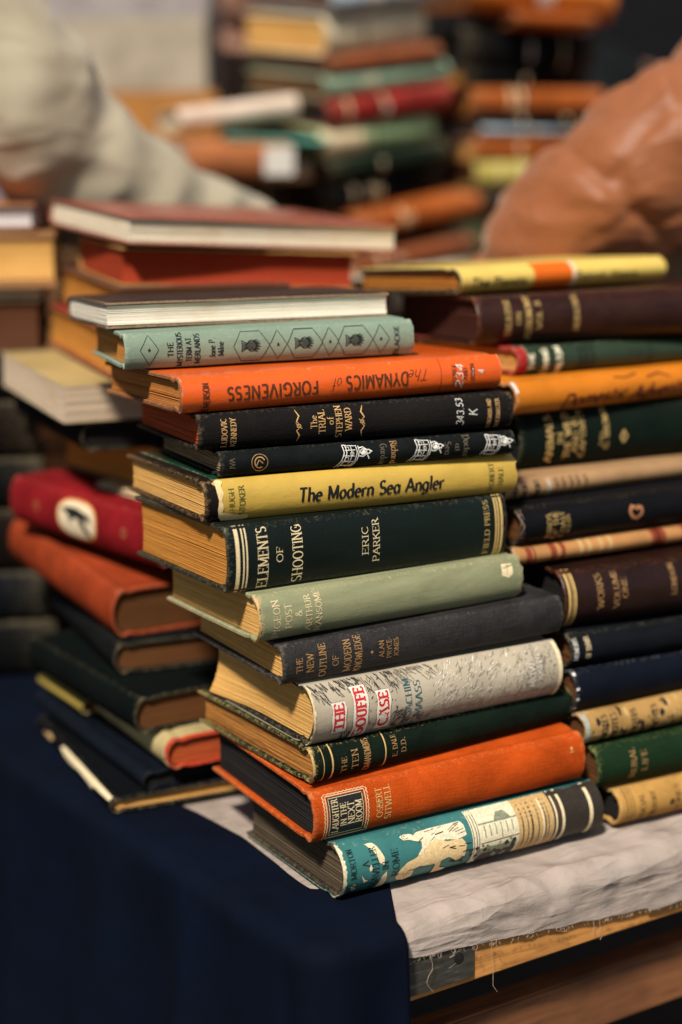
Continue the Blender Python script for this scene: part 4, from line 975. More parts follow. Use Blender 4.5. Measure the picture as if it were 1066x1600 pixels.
# --- linen
t = NT('crumpled_linen')
v = t.coords()
n1 = t.noise(16, v, 6, .65); wv = t.math('ADD', t.noise(1, t.coords((1800, 200, 200)), 2), t.noise(1, t.coords((200, 1800, 1800)), 2))
cc = t.ramp(n1, [(.3, (.25, .20, .17, 1)), (.5, (.38, .315, .275, 1)), (.75, (.46, .39, .345, 1))])
cc = t.mix(t.math('MULTIPLY', t.math('SUBTRACT', t.noise(60, v, 4, .7), .6, True), 3, True), cc, (.33, .22, .14, 1))
t.l(cc, t.b.inputs['Base Color']); t.b.inputs['Roughness'].default_value = .9; t.b.inputs['Specular IOR Level'].default_value = .1
nb = t.bump(t.math('ADD', t.math('MULTIPLY', wv, .5), t.math('MULTIPLY', t.noise(60, v, 3, .5, 1.0), .6)), .0009, .6)
tot = None
for (rx, ry, rz, sx, sy, wgt) in ((0, .6, .5, 9, 34, 1), (.3, -.75, -.6, 11, 46, .8), (0, 1.3, 1.2, 16, 50, .6), (.2, .15, .1, 7, 60, .7)):
    mp = t.n('Mapping'); tc = t.n('TexCoord'); t.l(tc.outputs['Object'], mp.inputs[0]); mp.inputs['Rotation'].default_value = (rx, ry, rz); mp.inputs['Scale'].default_value = (sx, sy, sy)
    nz_ = t.noise(1, mp.outputs[0], 2, .5, .4)
    rdg = t.math('POWER', t.math('SUBTRACT', 1, t.math('MULTIPLY', t.math('ABSOLUTE', t.math('SUBTRACT', nz_, .5)), 5), True), 2.5)
    rdg = t.math('MULTIPLY', rdg, wgt)
    tot = rdg if tot is None else t.math('ADD', tot, rdg)
msk = t.math('MULTIPLY', t.math('SUBTRACT', t.noise(13, v, 2, .5), .36, True), 3.2, True)
t.bump(t.math('MULTIPLY', tot, msk), .0018, .7, nb)
LINEN = t.m
def ridged(p, f, o=0):
    q = Vector((p.x*f+o, p.y*f, p.z*f))
    return 1-abs(noise.noise(q)*2.2)
FOLDS = [(random.uniform(0, pi), random.uniform(.018, .085), random.uniform(0, 1), random.uniform(.4, 1)) for _ in range(15)]
def crease(p):
    """flat facets that meet in sharp creases"""
    wx, wy = p.x+.012*noise.noise(p*11), p.y+.012*noise.noise(p*11+Vector((9, 2, 1)))
    h = 0
    for i, (an, wl, ph, am) in enumerate(FOLDS):
        q = (wx*cos(an)+wy*sin(an))/wl+ph
        tri = abs((q % 1)-.5)*2
        m = max(0, min(1, .5+1.6*noise.noise(Vector((p.x*7+i*3.1, p.y*9, i*1.7)))))
        h += (tri-.5)*wl*8*am*m
    r1 = max(0, ridged(Vector((wx*.8+wy*.6, wy*.9-wx*.3, .3)), 12))**6
    return h*.75 + r1*.22
NA, NBk = 640, 90
verts, faces = [], []
for i in range(NA+1):
    a = .016 + (1.0)*i/NA
    hem = -.0225 - .095*max(0, a-.04)*(1 if a < .25 else 0) - (.022 if a >= .25 else 0) + .0012*noise.noise(Vector((a*60, 0, 0)))
    hem = max(hem, -.047) + .0006*noise.noise(Vector((a*900, 3, 0)))
    for j in range(NBk+1):
        r = j/NBk
        # path: flat top (from 0.30 behind the edge), round edge, hanging part
        if r < .5:
            bb = .010 + .31*(1-(r/.5))**1.9; z = -.0032; nrm = Vector((0, 0, 1))
        elif r < .7:
            th = (r-.5)/.2*pi/2; bb = .010 - .0125*sin(th); z = -.0032-.0125*(1-cos(th)); nrm = Vector((0, -sin(th), cos(th)))
        else:
            q = (r-.7)/.3; z = -.0157 + (hem+.0157)*q; bb = -.0024-.0004*q; nrm = Vector((0, -1, 0))
        p = Vector((a, bb, z))
        amp = .0078 if bb < .034 else .0078*max(0, 1-(bb-.034)/.02)
        if r > .85: amp *= .55
        if r < .5: amp *= .8
        h = max(-.3, crease(Vector((a, r*.14, .3))))
        amp *= min(1, max(.3, (a-.02)/.035))
        p += nrm*(amp*h*.8+ (0.0006 if r > .5 and a > .06 else 0))
        p.x += lx*max(0, bb)*max(0, 1-(a+.012)/.6)
        verts.append(p)
W_ = NBk+1
faces = [(i*W_+j, (i+1)*W_+j, (i+1)*W_+j+1, i*W_+j+1) for i in range(NA) for j in range(NBk)]
lin = mesh('linen_cloth', verts, faces, LINEN, None, True); lin.matrix_world = FR_T
tag(lin, 'crumpled grey-cream linen with a raw hem under the front books', 'cloth')
md = lin.modifiers.new('thick', 'SOLIDIFY'); md.thickness = .0006; md.offset = -1
# loose threads on the hem
def tube(pts, radii, seg=8, closed=True):
    V2, F2 = [], []
    n = len(pts)
    up = Vector((0, 0, 1)); prev = None
    for i in range(n):
        d = (pts[min(n-1, i+1)]-pts[max(0, i-1)]).normalized()
        if prev is None: side = d.cross(up if abs(d.dot(up)) < .9 else Vector((0, 1, 0))).normalized()
        else: side = (prev - d*prev.dot(d)).normalized()
        prev = side; o = d.cross(side)
        for kx in range(seg):
            an = 2*pi*kx/seg; V2.append(pts[i]+(side*cos(an)+o*sin(an))*radii[i])
    for i in range(n-1):
        for kx in range(seg): F2.append((i*seg+kx, i*seg+(kx+1) % seg, (i+1)*seg+(kx+1) % seg, (i+1)*seg+kx))
    if closed: F2.append(tuple(range(seg))[::-1]); F2.append(tuple((n-1)*seg+q for q in range(seg)))
    return V2, F2
TV, TF = [], []
for (a, l) in ((.05, .008), (.0725, .024), (.106, .008), (.118, .034), (.122, .007), (.2, .01), (.205, .014), (.3, .01), (.17, .004), (.09, .004)):
    hem = max(-.0225-.095*max(0, a-.04), -.047)
    pts = [Vector((a+.0016*noise.noise(Vector((q*.35, a*50, 0)))*q, -.006-.001*q/4, hem+.002-l*q/7)) for q in range(8)]
    V2, F2 = tube(pts, [.00016]*8, 5); bq = len(TV); TV += V2; TF += [tuple(x+bq for x in f) for f in F2]
for i in range(170):
    a = random.uniform(.035, .45); hem = max(-.0225-.095*max(0, a-.04), -.047); l = random.uniform(.001, .0032)
    pts = [Vector((a+random.uniform(-.0008, .0008)*q, -.0056, hem+.0006-l*q/2)) for q in range(3)]
    V2, F2 = tube(pts, [.00013]*3, 4); bq = len(TV); TV += V2; TF += [tuple(x+bq for x in f) for f in F2]
th = mesh('frayed_hem', TV, TF, ink('linen_thread', (.36, .26, .18, 1)), lin)

# --- blue cloth over the corner and the left side
t = NT('navy_tablecloth')
n1 = t.noise(14, t.coords(), 4, .6)
t.l(t.ramp(n1, [(.3, (.0010, .0026, .0075, 1)), (.6, (.0014, .0038, .0125, 1)), (.85, (.0022, .0056, .019, 1))]), t.b.inputs['Base Color'])  # navy deepened further to stand in for the lower-left shade
t.b.inputs['Roughness'].default_value = .85; t.b.inputs['Specular IOR Level'].default_value = .08
t.bump(t.math('ADD', t.noise(1, t.coords((700, 700, 700)), 2), t.math('MULTIPLY', t.noise(40, t.coords(), 3, .5, .8), .6)), .0008, .5)
BLUE = t.m
def lerp(a, b, q): return a+(b-a)*q
E0 = C0 + U*.052; E1 = C0 + U*.011; E2 = C0 + VL*.013; E3 = C0 + VL*1.15
edge = []
for i in range(14): edge.append(lerp(E0, E1, i/14))
for i in range(16):
    q = i/16; edge.append(E1*(1-q)**2 + C0*2*q*(1-q) + E2*q*q)
for i in range(131): edge.append(lerp(E2, E3, (i/130)**1.35))
INP = [Vector((.0276, .925, 0)), Vector((.008, .922, 0)), Vector((-.0215, .9165, 0)), Vector((-.0495, .9655, 0)), Vector((-.067, .997, 0)), Vector((-.0965, 1.036, 0)), Vector((-.125, 1.075, 0)), Vector((-.10, 1.16, 0)), Vector((.05, 1.75, 0))]
INT = [x/160 for x in (0, 14, 30, 60, 74, 86, 98, 112, 160)]
def inner(q):
    for i in range(len(INT)-1):
        if q <= INT[i+1]:
            f = (q-INT[i])/(INT[i+1]-INT[i]); p0, p1_, p2_, p3 = INP[max(0, i-1)], INP[i], INP[i+1], INP[min(len(INP)-1, i+2)]
            return lerp(p1_, p2_, f)*.5 + (.5*((2*p1_)+(-p0+p2_)*f+(2*p0-5*p1_+4*p2_-p3)*f*f+(-p0+3*p1_-3*p2_+p3)*f**3))*.5
    return INP[-1]
NE = len(edge); verts = []; NJ = 46
for i, e in enumerate(edge):
    q = i/(NE-1)
    tn = (edge[min(NE-1, i+1)]-edge[max(0, i-1)]).normalized(); on = Vector((tn.y, -tn.x, 0))
    if on.dot(e-Vector((.1, 1.2, 0))) < 0: on = -on
    inn = inner(q)
    s_ = i*.006
    for j in range(NJ+1):
        r = j/NJ
        if r < .4:
            f = r/.4; p = lerp(inn, e, f); p = Vector((p.x, p.y, -.0012 + (.0016 if f < .97 else 0)*(0) ))
            p.z += (.0010*noise.noise(Vector((p.x*30, p.y*30, 0)))+.0012*max(0, ridged(Vector((p.x, p.y, 0)), 17))**4)*(1 if .3 < f < .95 else .2)
        elif r < .52:
            th_ = (r-.4)/.12*pi/2; p = e + on*(.012*sin(th_)); p.z = -.0012-.012*(1-cos(th_))
        else:
            f = (r-.52)/.48
            fold = .020*f**.7*(1-abs(sin(s_*30+1.4*noise.noise(Vector((s_*9, f, 0)))))*1.6+.4*sin(s_*75+2)) + .012*noise.noise(Vector((s_*14, f*3, 1)))*f**.6
            p = e + on*(.012+.10*f*f*(.4+.6*min(1, q*2.2)) + fold*(.5+.8*min(1, q*3)));
            p.z = -.0132-.55*f
        verts.append(p)
W_ = NJ+1
faces = [(i*W_+j, (i+1)*W_+j, (i+1)*W_+j+1, i*W_+j+1) for i in range(NE-1) for j in range(NJ)]
bc = mesh('tablecloth', verts, faces, BLUE, None, True); tag(bc, 'dark navy blue cloth hanging over the near corner and left side of the table', 'cloth')
md = bc.modifiers.new('thick', 'SOLIDIFY'); md.thickness = .0009; md.offset = 1

# ================================================================== SETTING BEHIND
t = NT('paving')
n1 = t.noise(3, t.coords(), 5, .6); t.l(t.ramp(n1, [(.3, (.035, .034, .034, 1)), (.7, (.075, .07, .065, 1))]), t.b.inputs['Base Color']); t.b.inputs['Roughness'].default_value = .9; t.bump(t.noise(40, t.coords(), 4), .005, .5)
g = mesh('pavement', [(-40, -40, -.8), (40, -40, -.8), (40, 40, -.8), (-40, 40, -.8)], [(0, 1, 2, 3)], t.m); tag(g, kind='structure')

def wbox(name, x0, x1, y0, y1, z0, z1, mat, parent=None, bev=.004):
    return bevbox(name, x0, x1, y0, y1, z0, z1, mat, parent, bev)
t = NT('pale_stone_wall')
n1 = t.noise(2.2, t.coords(), 5, .6)
t.l(t.ramp(n1, [(.3, (.17, .135, .105, 1)), (.55, (.27, .22, .185, 1)), (.8, (.32, .28, .265, 1))]), t.b.inputs['Base Color']); t.b.inputs['Roughness'].default_value = .9
t.bump(t.noise(30, t.coords(), 5), .01, .6); STONE = t.m
bld = empty('building', Matrix.Translation((0, 6.5, -.8))); tag(bld, 'pale stone building front far behind the stalls', 'building')
wbox('wall', -6, -.35, 0, .3, 0, 5, STONE, bld, .01); wbox('wall', 1.6, 6, 0, .3, 0, 5, STONE, bld, .01); wbox('wall', -.35, 1.6, .01, .3, 2.6, 5, STONE, bld, .01)
wbox('plinth', -6, -.35, -.06, -.002, 0, .5, STONE, bld, .01)
wbox('door', -.35, 1.6, .12, .2, 0, 2.6, cloth('black_painted_wood', (.010, .011, .014, 1), blotch=.2), bld, .01)

# added dark draped table, keeps the view left of the books near-black
DK = NT('black_blue_cloth'); DK.b.inputs['Base Color'].default_value = (.006, .009, .013, 1); DK.b.inputs['Roughness'].default_value = .95; DK.b.inputs['Specular IOR Level'].default_value = .05
DKn = DK.noise(6, DK.coords(), 4); DK.l(DK.ramp(DKn, [(.3, (.004, .006, .009, 1)), (.7, (.008, .011, .016, 1))]), DK.b.inputs['Base Color']); DK = DK.m
verts = []; nx, ny = 50, 14
for i in range(nx+1):
    for j in range(ny+1):
        q, f = i/nx, j/ny
        x = -1.9+1.52*q; fold = .012*sin(q*60)+.01*noise.noise(Vector((q*20, f*3, 0)))
        if f < .45: verts.append((x, 2.1-1.3*(f/.45)+.5*q*(f/.45)*.9, -.02))
        else: verts.append((x+.0, .8+.45*q-(f-.45)*.06+fold*(f-.45)*1.5, -.02-(f-.45)/.55*.75))
st2 = mesh('added_draped_table', verts, [(i*(ny+1)+j, (i+1)*(ny+1)+j, (i+1)*(ny+1)+j+1, i*(ny+1)+j+1) for i in range(nx) for j in range(ny)], DK, None, True)
tag(st2, 'added table under a black-blue cloth, filling the dark left of the books', 'table')
md = st2.modifiers.new('thick', 'SOLIDIFY'); md.thickness = .004

# back crates that carry the further stacks
CRW = woodmat('crate_wood', (.26, .13, .05, 1), (.12, .05, .02, 1), .6)
def crate(label, x, y, yaw, w, d, h, z=-.005):
    M = Matrix.Translation((x, y, z)) @ Matrix.Rotation(R(yaw), 4, 'Z')
    c = empty('wooden_crate', M); tag(c, label, 'crate', 'crates at the back of the table')
    n = 4
    for i in range(n):
        z0 = h*i/n+.004; z1 = h*(i+1)/n-.004
        bevbox('side_panel', 0, w, 0, .012, z0, z1, CRW, c, .002); bevbox('side_panel', 0, w, d-.012, d, z0, z1, CRW, c, .002)
        bevbox('side_panel', 0, .012, .0125, d-.0125, z0, z1, CRW, c, .002); bevbox('side_panel', w-.012, w, .0125, d-.0125, z0, z1, CRW, c, .002)
    bevbox('lid', -.004, w+.004, -.004, d+.004, h-.002, h+.01, CRW, c, .002)
# far table
ft = empty('back_table', Matrix.Translation((0, 0, 0))); tag(ft, 'back table of the stall that carries the blurred far stacks', 'table')
bevbox('table_top', -1.2, 1.6, 1.72, 3.0, .02, .05, WOODD, ft, .004)
for a, bb in ((-1.1, 1.8), (1.5, 1.8), (1.5, 2.9), (-1.1, 2.9)): bevbox('leg', a-.03, a+.03, bb-.03, bb+.03, -.8, .0195, WOODD, ft, .003)
crate('slatted crate under the tall middle stack behind the books', -.20, 1.90, 0, .50, .42, .23, .0505)
crate('slatted crate under the stack topped with an orange book', .32, 1.98, 0, .46, .40, .23, .0505)
crate('slatted crate far left behind the cream sleeve', -.85, 1.90, 0, .62, .5, .30, .0505)

A1 = cloth('blur_orange_cloth', (.28, .07, .014, 1)); A2 = cloth('blur_cream_cloth', (.74, .64, .44, 1)); A3 = cloth('blur_green_cloth', (.13, .28, .10, 1)); A4 = cloth('blur_red_cloth', (.22, .02, .016, 1))
A5 = cloth('blur_teal_cloth', (.06, .20, .16, 1)); A6 = cloth('blur_brown_cloth', (.20, .06, .025, 1)); A7 = cloth('blur_blue_grey_cloth', (.30, .36, .42, 1), rough=.5); A8 = cloth('blur_pale_teal_cloth', (.21, .30, .21, 1)); A9 = cloth('blur_olive_cloth', (.38, .32, .08, 1)); A10 = cloth('blur_pale_green_cloth', (.28, .42, .22, 1))
# middle far stack
MS = 'books in the tall middle far stack'
zz = .292
for T_, cv, pg, dx, dyw, L_, w in ((.026, A2, PG_TAN, .03, 3, .2, 'cream book at the foot of the tall middle far stack'), (.024, A6, PG_TAN, .02, -2, .2, 'lower brown-red book of the tall middle far stack'), (.022, CFG, PG_TAN, .015, 5, .19, 'thin dark green book low in the tall middle far stack'), (.028, A1, PG_TAN, .03, -2, .2, 'orange-brown book low in the tall middle far stack'), (.036, CN, PG_DARK, -.012, 6, .2, 'navy book in the tall middle far stack'),
        (.030, CFG, PG_SHADED, -.004, 2, .2, 'dark green book in the tall middle far stack'), (.036, A10, PG_SHADED, -.014, 3, .19, 'pale green and cream book in the tall middle far stack'), (.034, A4, PG_DARK, -.004, 0, .2, 'red book in the tall middle far stack'),
        (.028, A8, PG_SHADED, -.008, 2, .205, 'pale teal book in the tall middle far stack'), (.022, A6, PG_DARK, -.004, 0, .18, 'brown-red book in the tall middle far stack'), (.046, A2, PG_TAN, -.006, 4, .165, 'cream spined book near the top of the tall middle far stack')):
    bk = simple('hardback_book', w, MS, -.008+dx, 2.0, zz, 36+dyw, L_, .16, T_, cv, pg, bulge=.006, tx=8, ty=7)
    if cv is A10: bk.rect(2, 70, 2, 34, CREAMINK); bk.done()
    zz += T_+.0008
simple('hardback_book', 'blue-grey covered book on top of the tall middle far stack', MS, -.006, 1.985, zz, 38, .19, .17, .026, A7, PG_SHADED, ty=12, tx=9)
# orange topped far stack
OS = 'books in the orange topped far stack'
zz = .292
for T_, cv, pg, dx, L_, w in ((.05, CB, PG_SHADED, 0, .2, 'black book at the foot of the orange topped far stack'), (.05, A10, PG_TAN, -.02, .1, 'pale green book low in the orange topped far stack'), (.034, CB, PG_SHADED, .02, .2, 'black book above the pale green one in the far stack'), (.034, A9, PG_SHADED, .02, .19, 'olive yellow book in the orange topped far stack'), (.03, A1, PG_TAN, .02, .19, 'orange book in the middle of the orange topped far stack'),
        (.014, A7, PG_CREAM, .02, .2, 'thin blue-grey book in the orange topped far stack'), (.012, CB, PG_DARK, .01, .2, 'thin black book in the orange topped far stack'), (.034, A1, PG_GOLD, .005, .19, 'orange-red book with golden pages in the far stack'), (.024, CB, PG_GOLD, .0, .2, 'black book with golden pages in the far stack'), (.05, CB, PG_DARK, .0, .2, 'thick black book under the orange top of the far stack')):
    simple('hardback_book', w, OS, .168+dx+random.uniform(-.012, .012), 2.12, zz, 22+random.uniform(-9, 9), L_, .15, T_, cv, pg, bulge=.005); zz += T_+.0008
simple('hardback_book', 'rust brown book just under the bright orange top book of the far stack', OS, .226, 2.11, zz, 22, .12, .13, .018, A1, PG_DARK); zz += .0188
simple('hardback_book', 'bright orange book with a rounded spine on top of the far stack', OS, .165, 2.11, zz, 20, .21, .17, .05, cloth('blur_bright_orange', (.38, .095, .012, 1), rough=.45), PG_SHADED, ty=5, tx=-3, bulge=.01)
# low pile far left
LP = 'books in the low pile behind the cream sleeve'
zz = .3618
PAP = paper('blur_tan_paper', (.50, .38, .25, 1)); 
for x, y, T_, cv, pg, L_, D_, yw, w in ((-.36, 1.95, .04, CB, PG_SHADED, .26, .2, 4, 'black book at the bottom of the low pile behind the cream sleeve'), (-.30, 1.93, .035, CB, PG_TAN, .24, .2, 10, 'black book with tan pages in the low pile behind the cream sleeve'), (-.33, 1.92, .025, PAP, PG_CREAM, .3, .22, 6, 'large tan paper book lying flat in the low pile')):
    simple('hardback_book', w, LP, x, y, zz, yw, L_, D_, T_, cv, pg); zz += T_+.0008
simple('hardback_book', 'orange book with a white end in the low pile', LP, -.175, 1.86, .440, 14, .125, .13, .040, cloth('blur_rust_cloth', (.34, .12, .045, 1)), PG_WHITE, ty=6)
ob_ = [o for o in scn.objects if o.get('label', '').startswith('orange book with a white end')][0]
ws = bevbox('white_label', .092, .127, -.0065, -.0045, .004, .036, WHITE, [c for c in ob_.children if c.name.startswith('cover')][0], .0005)
ob = simple('paperback_book', 'pale pink paper book lying on the orange one with a white end', LP, -.185, 1.93, .497, 20, .15, .12, .026, paper('blur_pink_paper', (.66, .52, .42, 1)), PG_CREAM, tx=7)
simple('paperback_book', 'teal paper book lying askew beside the pale pink one', LP, -.13, 1.90, .482, 8, .12, .12, .010, A5, PG_SHADED, tx=-3)
# cardboard box with papers behind
cb = empty('cardboard_box', Matrix.Translation((-.46, 2.2, .0505))); tag(cb, 'orange-brown cardboard box full of pale papers, behind the low pile', 'box')
CARD = paper('cardboard', (.36, .16, .04, 1), .8, .2)
bevbox('side_panel', 0, .30, 0, .006, 0, .51, CARD, cb, .001); bevbox('side_panel', 0, .30, .3, .306, 0, .51, CARD, cb, .001); bevbox('side_panel', 0, .006, .0065, .2995, 0, .51, CARD, cb, .001); bevbox('side_panel', .294, .3, .0065, .2995, 0, .51, CARD, cb, .001)
for i in range(9):
    w = 'pale paper packet standing in the cardboard box, number %s from the front' % ['one', 'two', 'three', 'four', 'five', 'six', 'seven', 'eight', 'nine'][i]
    o = bevbox('paper_packet', .012+random.uniform(0, .01), .286, .012+i*.031, .034+i*.031, .01, .60+.02*i+random.uniform(-.02, .02), paper(['blur_paper_cream', 'blur_paper_lilac', 'blur_paper_grey'][i % 3], [(.36, .31, .24, 1), (.30, .265, .27, 1), (.20, .18, .15, 1)][i % 3]), None, .002)
    o.matrix_world = cb.matrix_world.copy(); tag(o, 'pale paper packet standing upright in the orange-brown cardboard box', 'paper', 'paper packets in the cardboard box')
# white bag and right hand books
o = bevbox('paper_sheet_bundle', .285, .335, 2.35, 2.42, .2, .60, paper('blur_white_paper', (.62, .60, .54, 1)), None, .008); tag(o, 'white paper bundle standing upright beside the orange topped stack', 'paper')
o2 = crate('slatted crate behind the puffer sleeve', .22, 2.3, 0, .3, .2, .15, .0505)
RP = 'books behind the puffer sleeve'
zz = -.003
for T_, cv, w in ((.09, CB, 'lowest thick black book behind the puffer sleeve'), (.09, CFG, 'thick dark green book behind the puffer sleeve'), (.09, CB, 'upper thick black book behind the puffer sleeve'), (.06, A6, 'brown book behind the puffer sleeve')):
    simple('hardback_book', w, RP, .19, 1.5, zz, 20, .3, .2, T_, cv, PG_SHADED); zz += T_+.001
simple('hardback_book', 'pale green book on the pile behind the puffer sleeve', RP, .255, 1.49, zz, 26, .12, .14, .03, A3, PG_CREAM, ty=8)
simple('hardback_book', 'cream book at the right end of the pile behind the puffer sleeve', RP, .305, 1.40, .335, 20, .16, .12, .045, A2, PG_CREAM)
simple('paperback_book', 'pale grey-green paper book lying between the two nearer stacks', RP, .045, 1.36, .318, 24, .17, .13, .028, paper('pale_sage_paper', (.50, .47, .34, 1)), PG_CREAM, bulge=.004)
simple('hardback_book', 'umber book carrying the pale grey-green paper book', RP, .04, 1.37, .262, 24, .2, .15, .055, CMB, PG_TAN)
simple('hardback_book', 'thick black book beneath the umber book between the nearer stacks', RP, .04, 1.37, .130, 24, .2, .15, .130, CB, PG_DARK)
simple('hardback_book', 'thick navy book at the very foot of the pile between the two nearer stacks', RP, .04, 1.37, -.002, 24, .2, .15, .130, CN, PG_DARK)

# ================================================================== PEOPLE
def wrinkles(t, layers, dist, strength):
    tot = None
    for (rx, ry, rz, sx, sy, wgt) in layers:
        mp = t.n('Mapping'); tc = t.n('TexCoord'); t.l(tc.outputs['Object'], mp.inputs[0]); mp.inputs['Rotation'].default_value = (rx, ry, rz); mp.inputs['Scale'].default_value = (sx, sy, sy)
        z_ = t.noise(1, mp.outputs[0], 2, .5, .4)
        r_ = t.math('MULTIPLY', t.math('POWER', t.math('SUBTRACT', 1, t.math('MULTIPLY', t.math('ABSOLUTE', t.math('SUBTRACT', z_, .5)), 5), True), 2.0), wgt)
        tot = r_ if tot is None else t.math('ADD', tot, r_)
    t.bump(tot, dist, strength)
def ellipsoid(c, r, seg=20):
    bm = bmesh.new(); bmesh.ops.create_uvsphere(bm, u_segments=seg, v_segments=seg//2, radius=1)
    Vv = [Vector((v.co.x*r[0]+c[0], v.co.y*r[1]+c[1], v.co.z*r[2]+c[2])) for v in bm.verts]; Ff = [tuple(v.index for v in f.verts) for f in bm.faces]; bm.free(); return Vv, Ff
def union(name, shells, voxel, mat, parent, disp=None, smooth=3):
    V2, F2 = [], []
    for (Vv, Ff) in shells:
        bq = len(V2); V2 += Vv; F2 += [tuple(x+bq for x in f) for f in Ff]
    me = bpy.data.meshes.new(name); me.from_pydata([tuple(v) for v in V2], [], F2); me.update()
    o = bpy.data.objects.new(name, me); col.objects.link(o)
    m = o.modifiers.new('r', 'REMESH'); m.mode = 'VOXEL'; m.voxel_size = voxel
    if smooth: s_ = o.modifiers.new('s', 'SMOOTH'); s_.iterations = smooth; s_.factor = .5
    dg = bpy.context.evaluated_depsgraph_get()
    nm = bpy.data.meshes.new_from_object(o.evaluated_get(dg))
    o.modifiers.clear(); o.data = nm; nm.name = name
    nm.materials.clear(); nm.materials.append(mat)
    if disp:
        ns = [v.normal.copy() for v in nm.vertices]
        for v, n_ in zip(nm.vertices, ns): v.co = v.co + n_*disp(v.co)
    nm.polygons.foreach_set('use_smooth', [True]*len(nm.polygons)); nm.update()
    o.parent = parent
    if parent: o.matrix_parent_inverse = parent.matrix_world.inverted()
    return o
def interp(pts, rad, n):
    P_, R_ = [], []
    m = len(pts)
    for i in range(n+1):
        t_ = i/n*(m-1); j = min(m-2, int(t_)); f = t_-j
        p0, p1, p2, p3 = pts[max(0, j-1)], pts[j], pts[j+1], pts[min(m-1, j+2)]
        P_.append(.5*((2*p1)+(-p0+p2)*f+(2*p0-5*p1+4*p2-p3)*f*f+(-p0+3*p1-3*p2+p3)*f**3)); R_.append(rad[j]+(rad[j+1]-rad[j])*f)
    return P_, R_
SKIN = NT('skin'); SKIN.b.inputs['Base Color'].default_value = (.52, .28, .19, 1); SKIN.b.inputs['Roughness'].default_value = .5; SKIN.b.inputs['Subsurface Weight'].default_value = .1; SKIN.b.inputs['Subsurface Radius'].default_value = (.01, .004, .002); SKIN = SKIN.m
def hand(wrist, d, up, s=1.0, side=1):
    """palm, four bent fingers of different lengths and a thumb, reaching along d"""
    d = d.normalized(); sd = d.cross(up).normalized()*side; nn = sd.cross(d).normalized()*side
    sh = []
    pc = [wrist-d*.03, wrist+d*.01, wrist+d*.05*s, wrist+d*.085*s]
    for off in (-.028, -.009, .010, .028): sh.append(tube(*interp([p+sd*off*(1 if i > 1 else .6) for i, p in enumerate(pc)], [.016*s, .015*s, .0135*s, .0115*s], 8), 12))
    for off, ln in ((-.030, .068), (-.010, .078), (.010, .074), (.029, .056)):
        b0 = wrist+d*.075*s+sd*off
        k1 = b0+d*ln*.5; k2 = k1+(d*.75-nn*.65)*ln*.32; k3 = k2+(d*.45-nn*.9)*ln*.26
        sh.append(tube(*interp([b0, k1, k2, k3], [.0100*s, .0092*s, .0084*s, .0064*s], 14), 10))
    t0 = wrist+d*.02-sd*.03; sh.append(tube(*interp([t0, t0-sd*.022+d*.022-nn*.008, t0-sd*.034+d*.052-nn*.02, t0-sd*.034+d*.074-nn*.034], [.015*s, .0125*s, .0105*s, .008*s], 12), 10))
    return sh
# --- person with the cream sleeve
p1 = empty('person', Matrix.Translation((-.80, 1.6, -.8))); tag(p1, 'person in a cream fleece coat reaching in from the left behind the stacks', 'person')
t = NT('cream_fleece'); n1 = t.noise(14, t.coords(), 3, .5)
t.l(t.ramp(n1, [(.3, (.33, .285, .20, 1)), (.7, (.44, .39, .285, 1))]), t.b.inputs['Base Color']); t.b.inputs['Roughness'].default_value = .95; t.b.inputs['Sheen Weight'].default_value = .15; wrinkles(t, ((0, .7, .4, 3.5, 10, 1), (.3, -.6, -.5, 5, 12, .7)), .005, .5)
FLE = t.m
ap = [(-200, -60, 1.50, 150), (-90, 10, 1.48, 132), (20, 150, 1.47, 120), (105, 250, 1.49, 108), (230, 322, 1.53, 92), (350, 364, 1.57, 72), (432, 392, 1.60, 52)]
P0 = [at(a, bb, Y) for a, bb, Y, r in ap]; R0 = [r*Y/FPX for a, bb, Y, r in ap]
arm = tube(*interp(P0, R0, 40), 20)
tor = tube(*interp([Vector((-.80, 1.62, -.35)), Vector((-.79, 1.60, .05)), Vector((-.75, 1.56, .40)), Vector((-.64, 1.53, .66)), Vector((-.62, 1.53, .76))], [.22, .20, .21, .17, .07], 24), 24)
arm2 = tube(*interp([Vector((-.78, 1.62, .64)), Vector((-.96, 1.70, .45)), Vector((-.90, 1.62, .2))], [.085, .07, .055], 16), 14)
def foldL(co):
    a = (co-P0[2]).dot((P0[5]-P0[2]).normalized())
    w = max(0, min(1, (a+.02)/.08)); 
    return w*.0025*sin(a*105+6*noise.noise(co*7)) + .014*noise.noise(co*8) + .007*max(0, ridged(Vector((co.x-co.z, co.y, co.z+co.x*.5)), 7))**2
union('coat', [arm, tor, arm2], .009, FLE, p1, foldL)
hd = hand(P0[6]+Vector((.0, .0, -.002)), (P0[6]-P0[5]).normalized()*.7+Vector((.3, .2, -.25)), Vector((0, 0, 1)))
neck = tube(*interp([Vector((-.62, 1.53, .70)), Vector((-.58, 1.51, .84)), Vector((-.54, 1.48, .93))], [.055, .052, .05], 10), 14)
head = [ellipsoid((-.52, 1.46, 1.0), (.078, .098, .118)), ellipsoid((-.505, 1.36, .985), (.014, .02, .02), 10), ellipsoid((-.60, 1.47, 1.0), (.012, .025, .034), 10), ellipsoid((-.44, 1.46, 1.0), (.012, .025, .034), 10)]
def upper(sh): return union('body', sh, .004, SKIN, p1, None, 2)
forearm = tube(*interp(P0, [min(.048, r*.6) for r in R0], 30), 12)
torso_in = tube(*interp([Vector((-.77, 1.60, .2)), Vector((-.72, 1.56, .5)), Vector((-.62, 1.53, .74))], [.12, .13, .05], 12), 16)
sh_in = tube(*interp([Vector((-.64, 1.54, .62)), P0[0]], [.06, .05], 6), 12)
upper(hd+[neck, forearm, torso_in, sh_in]+head)
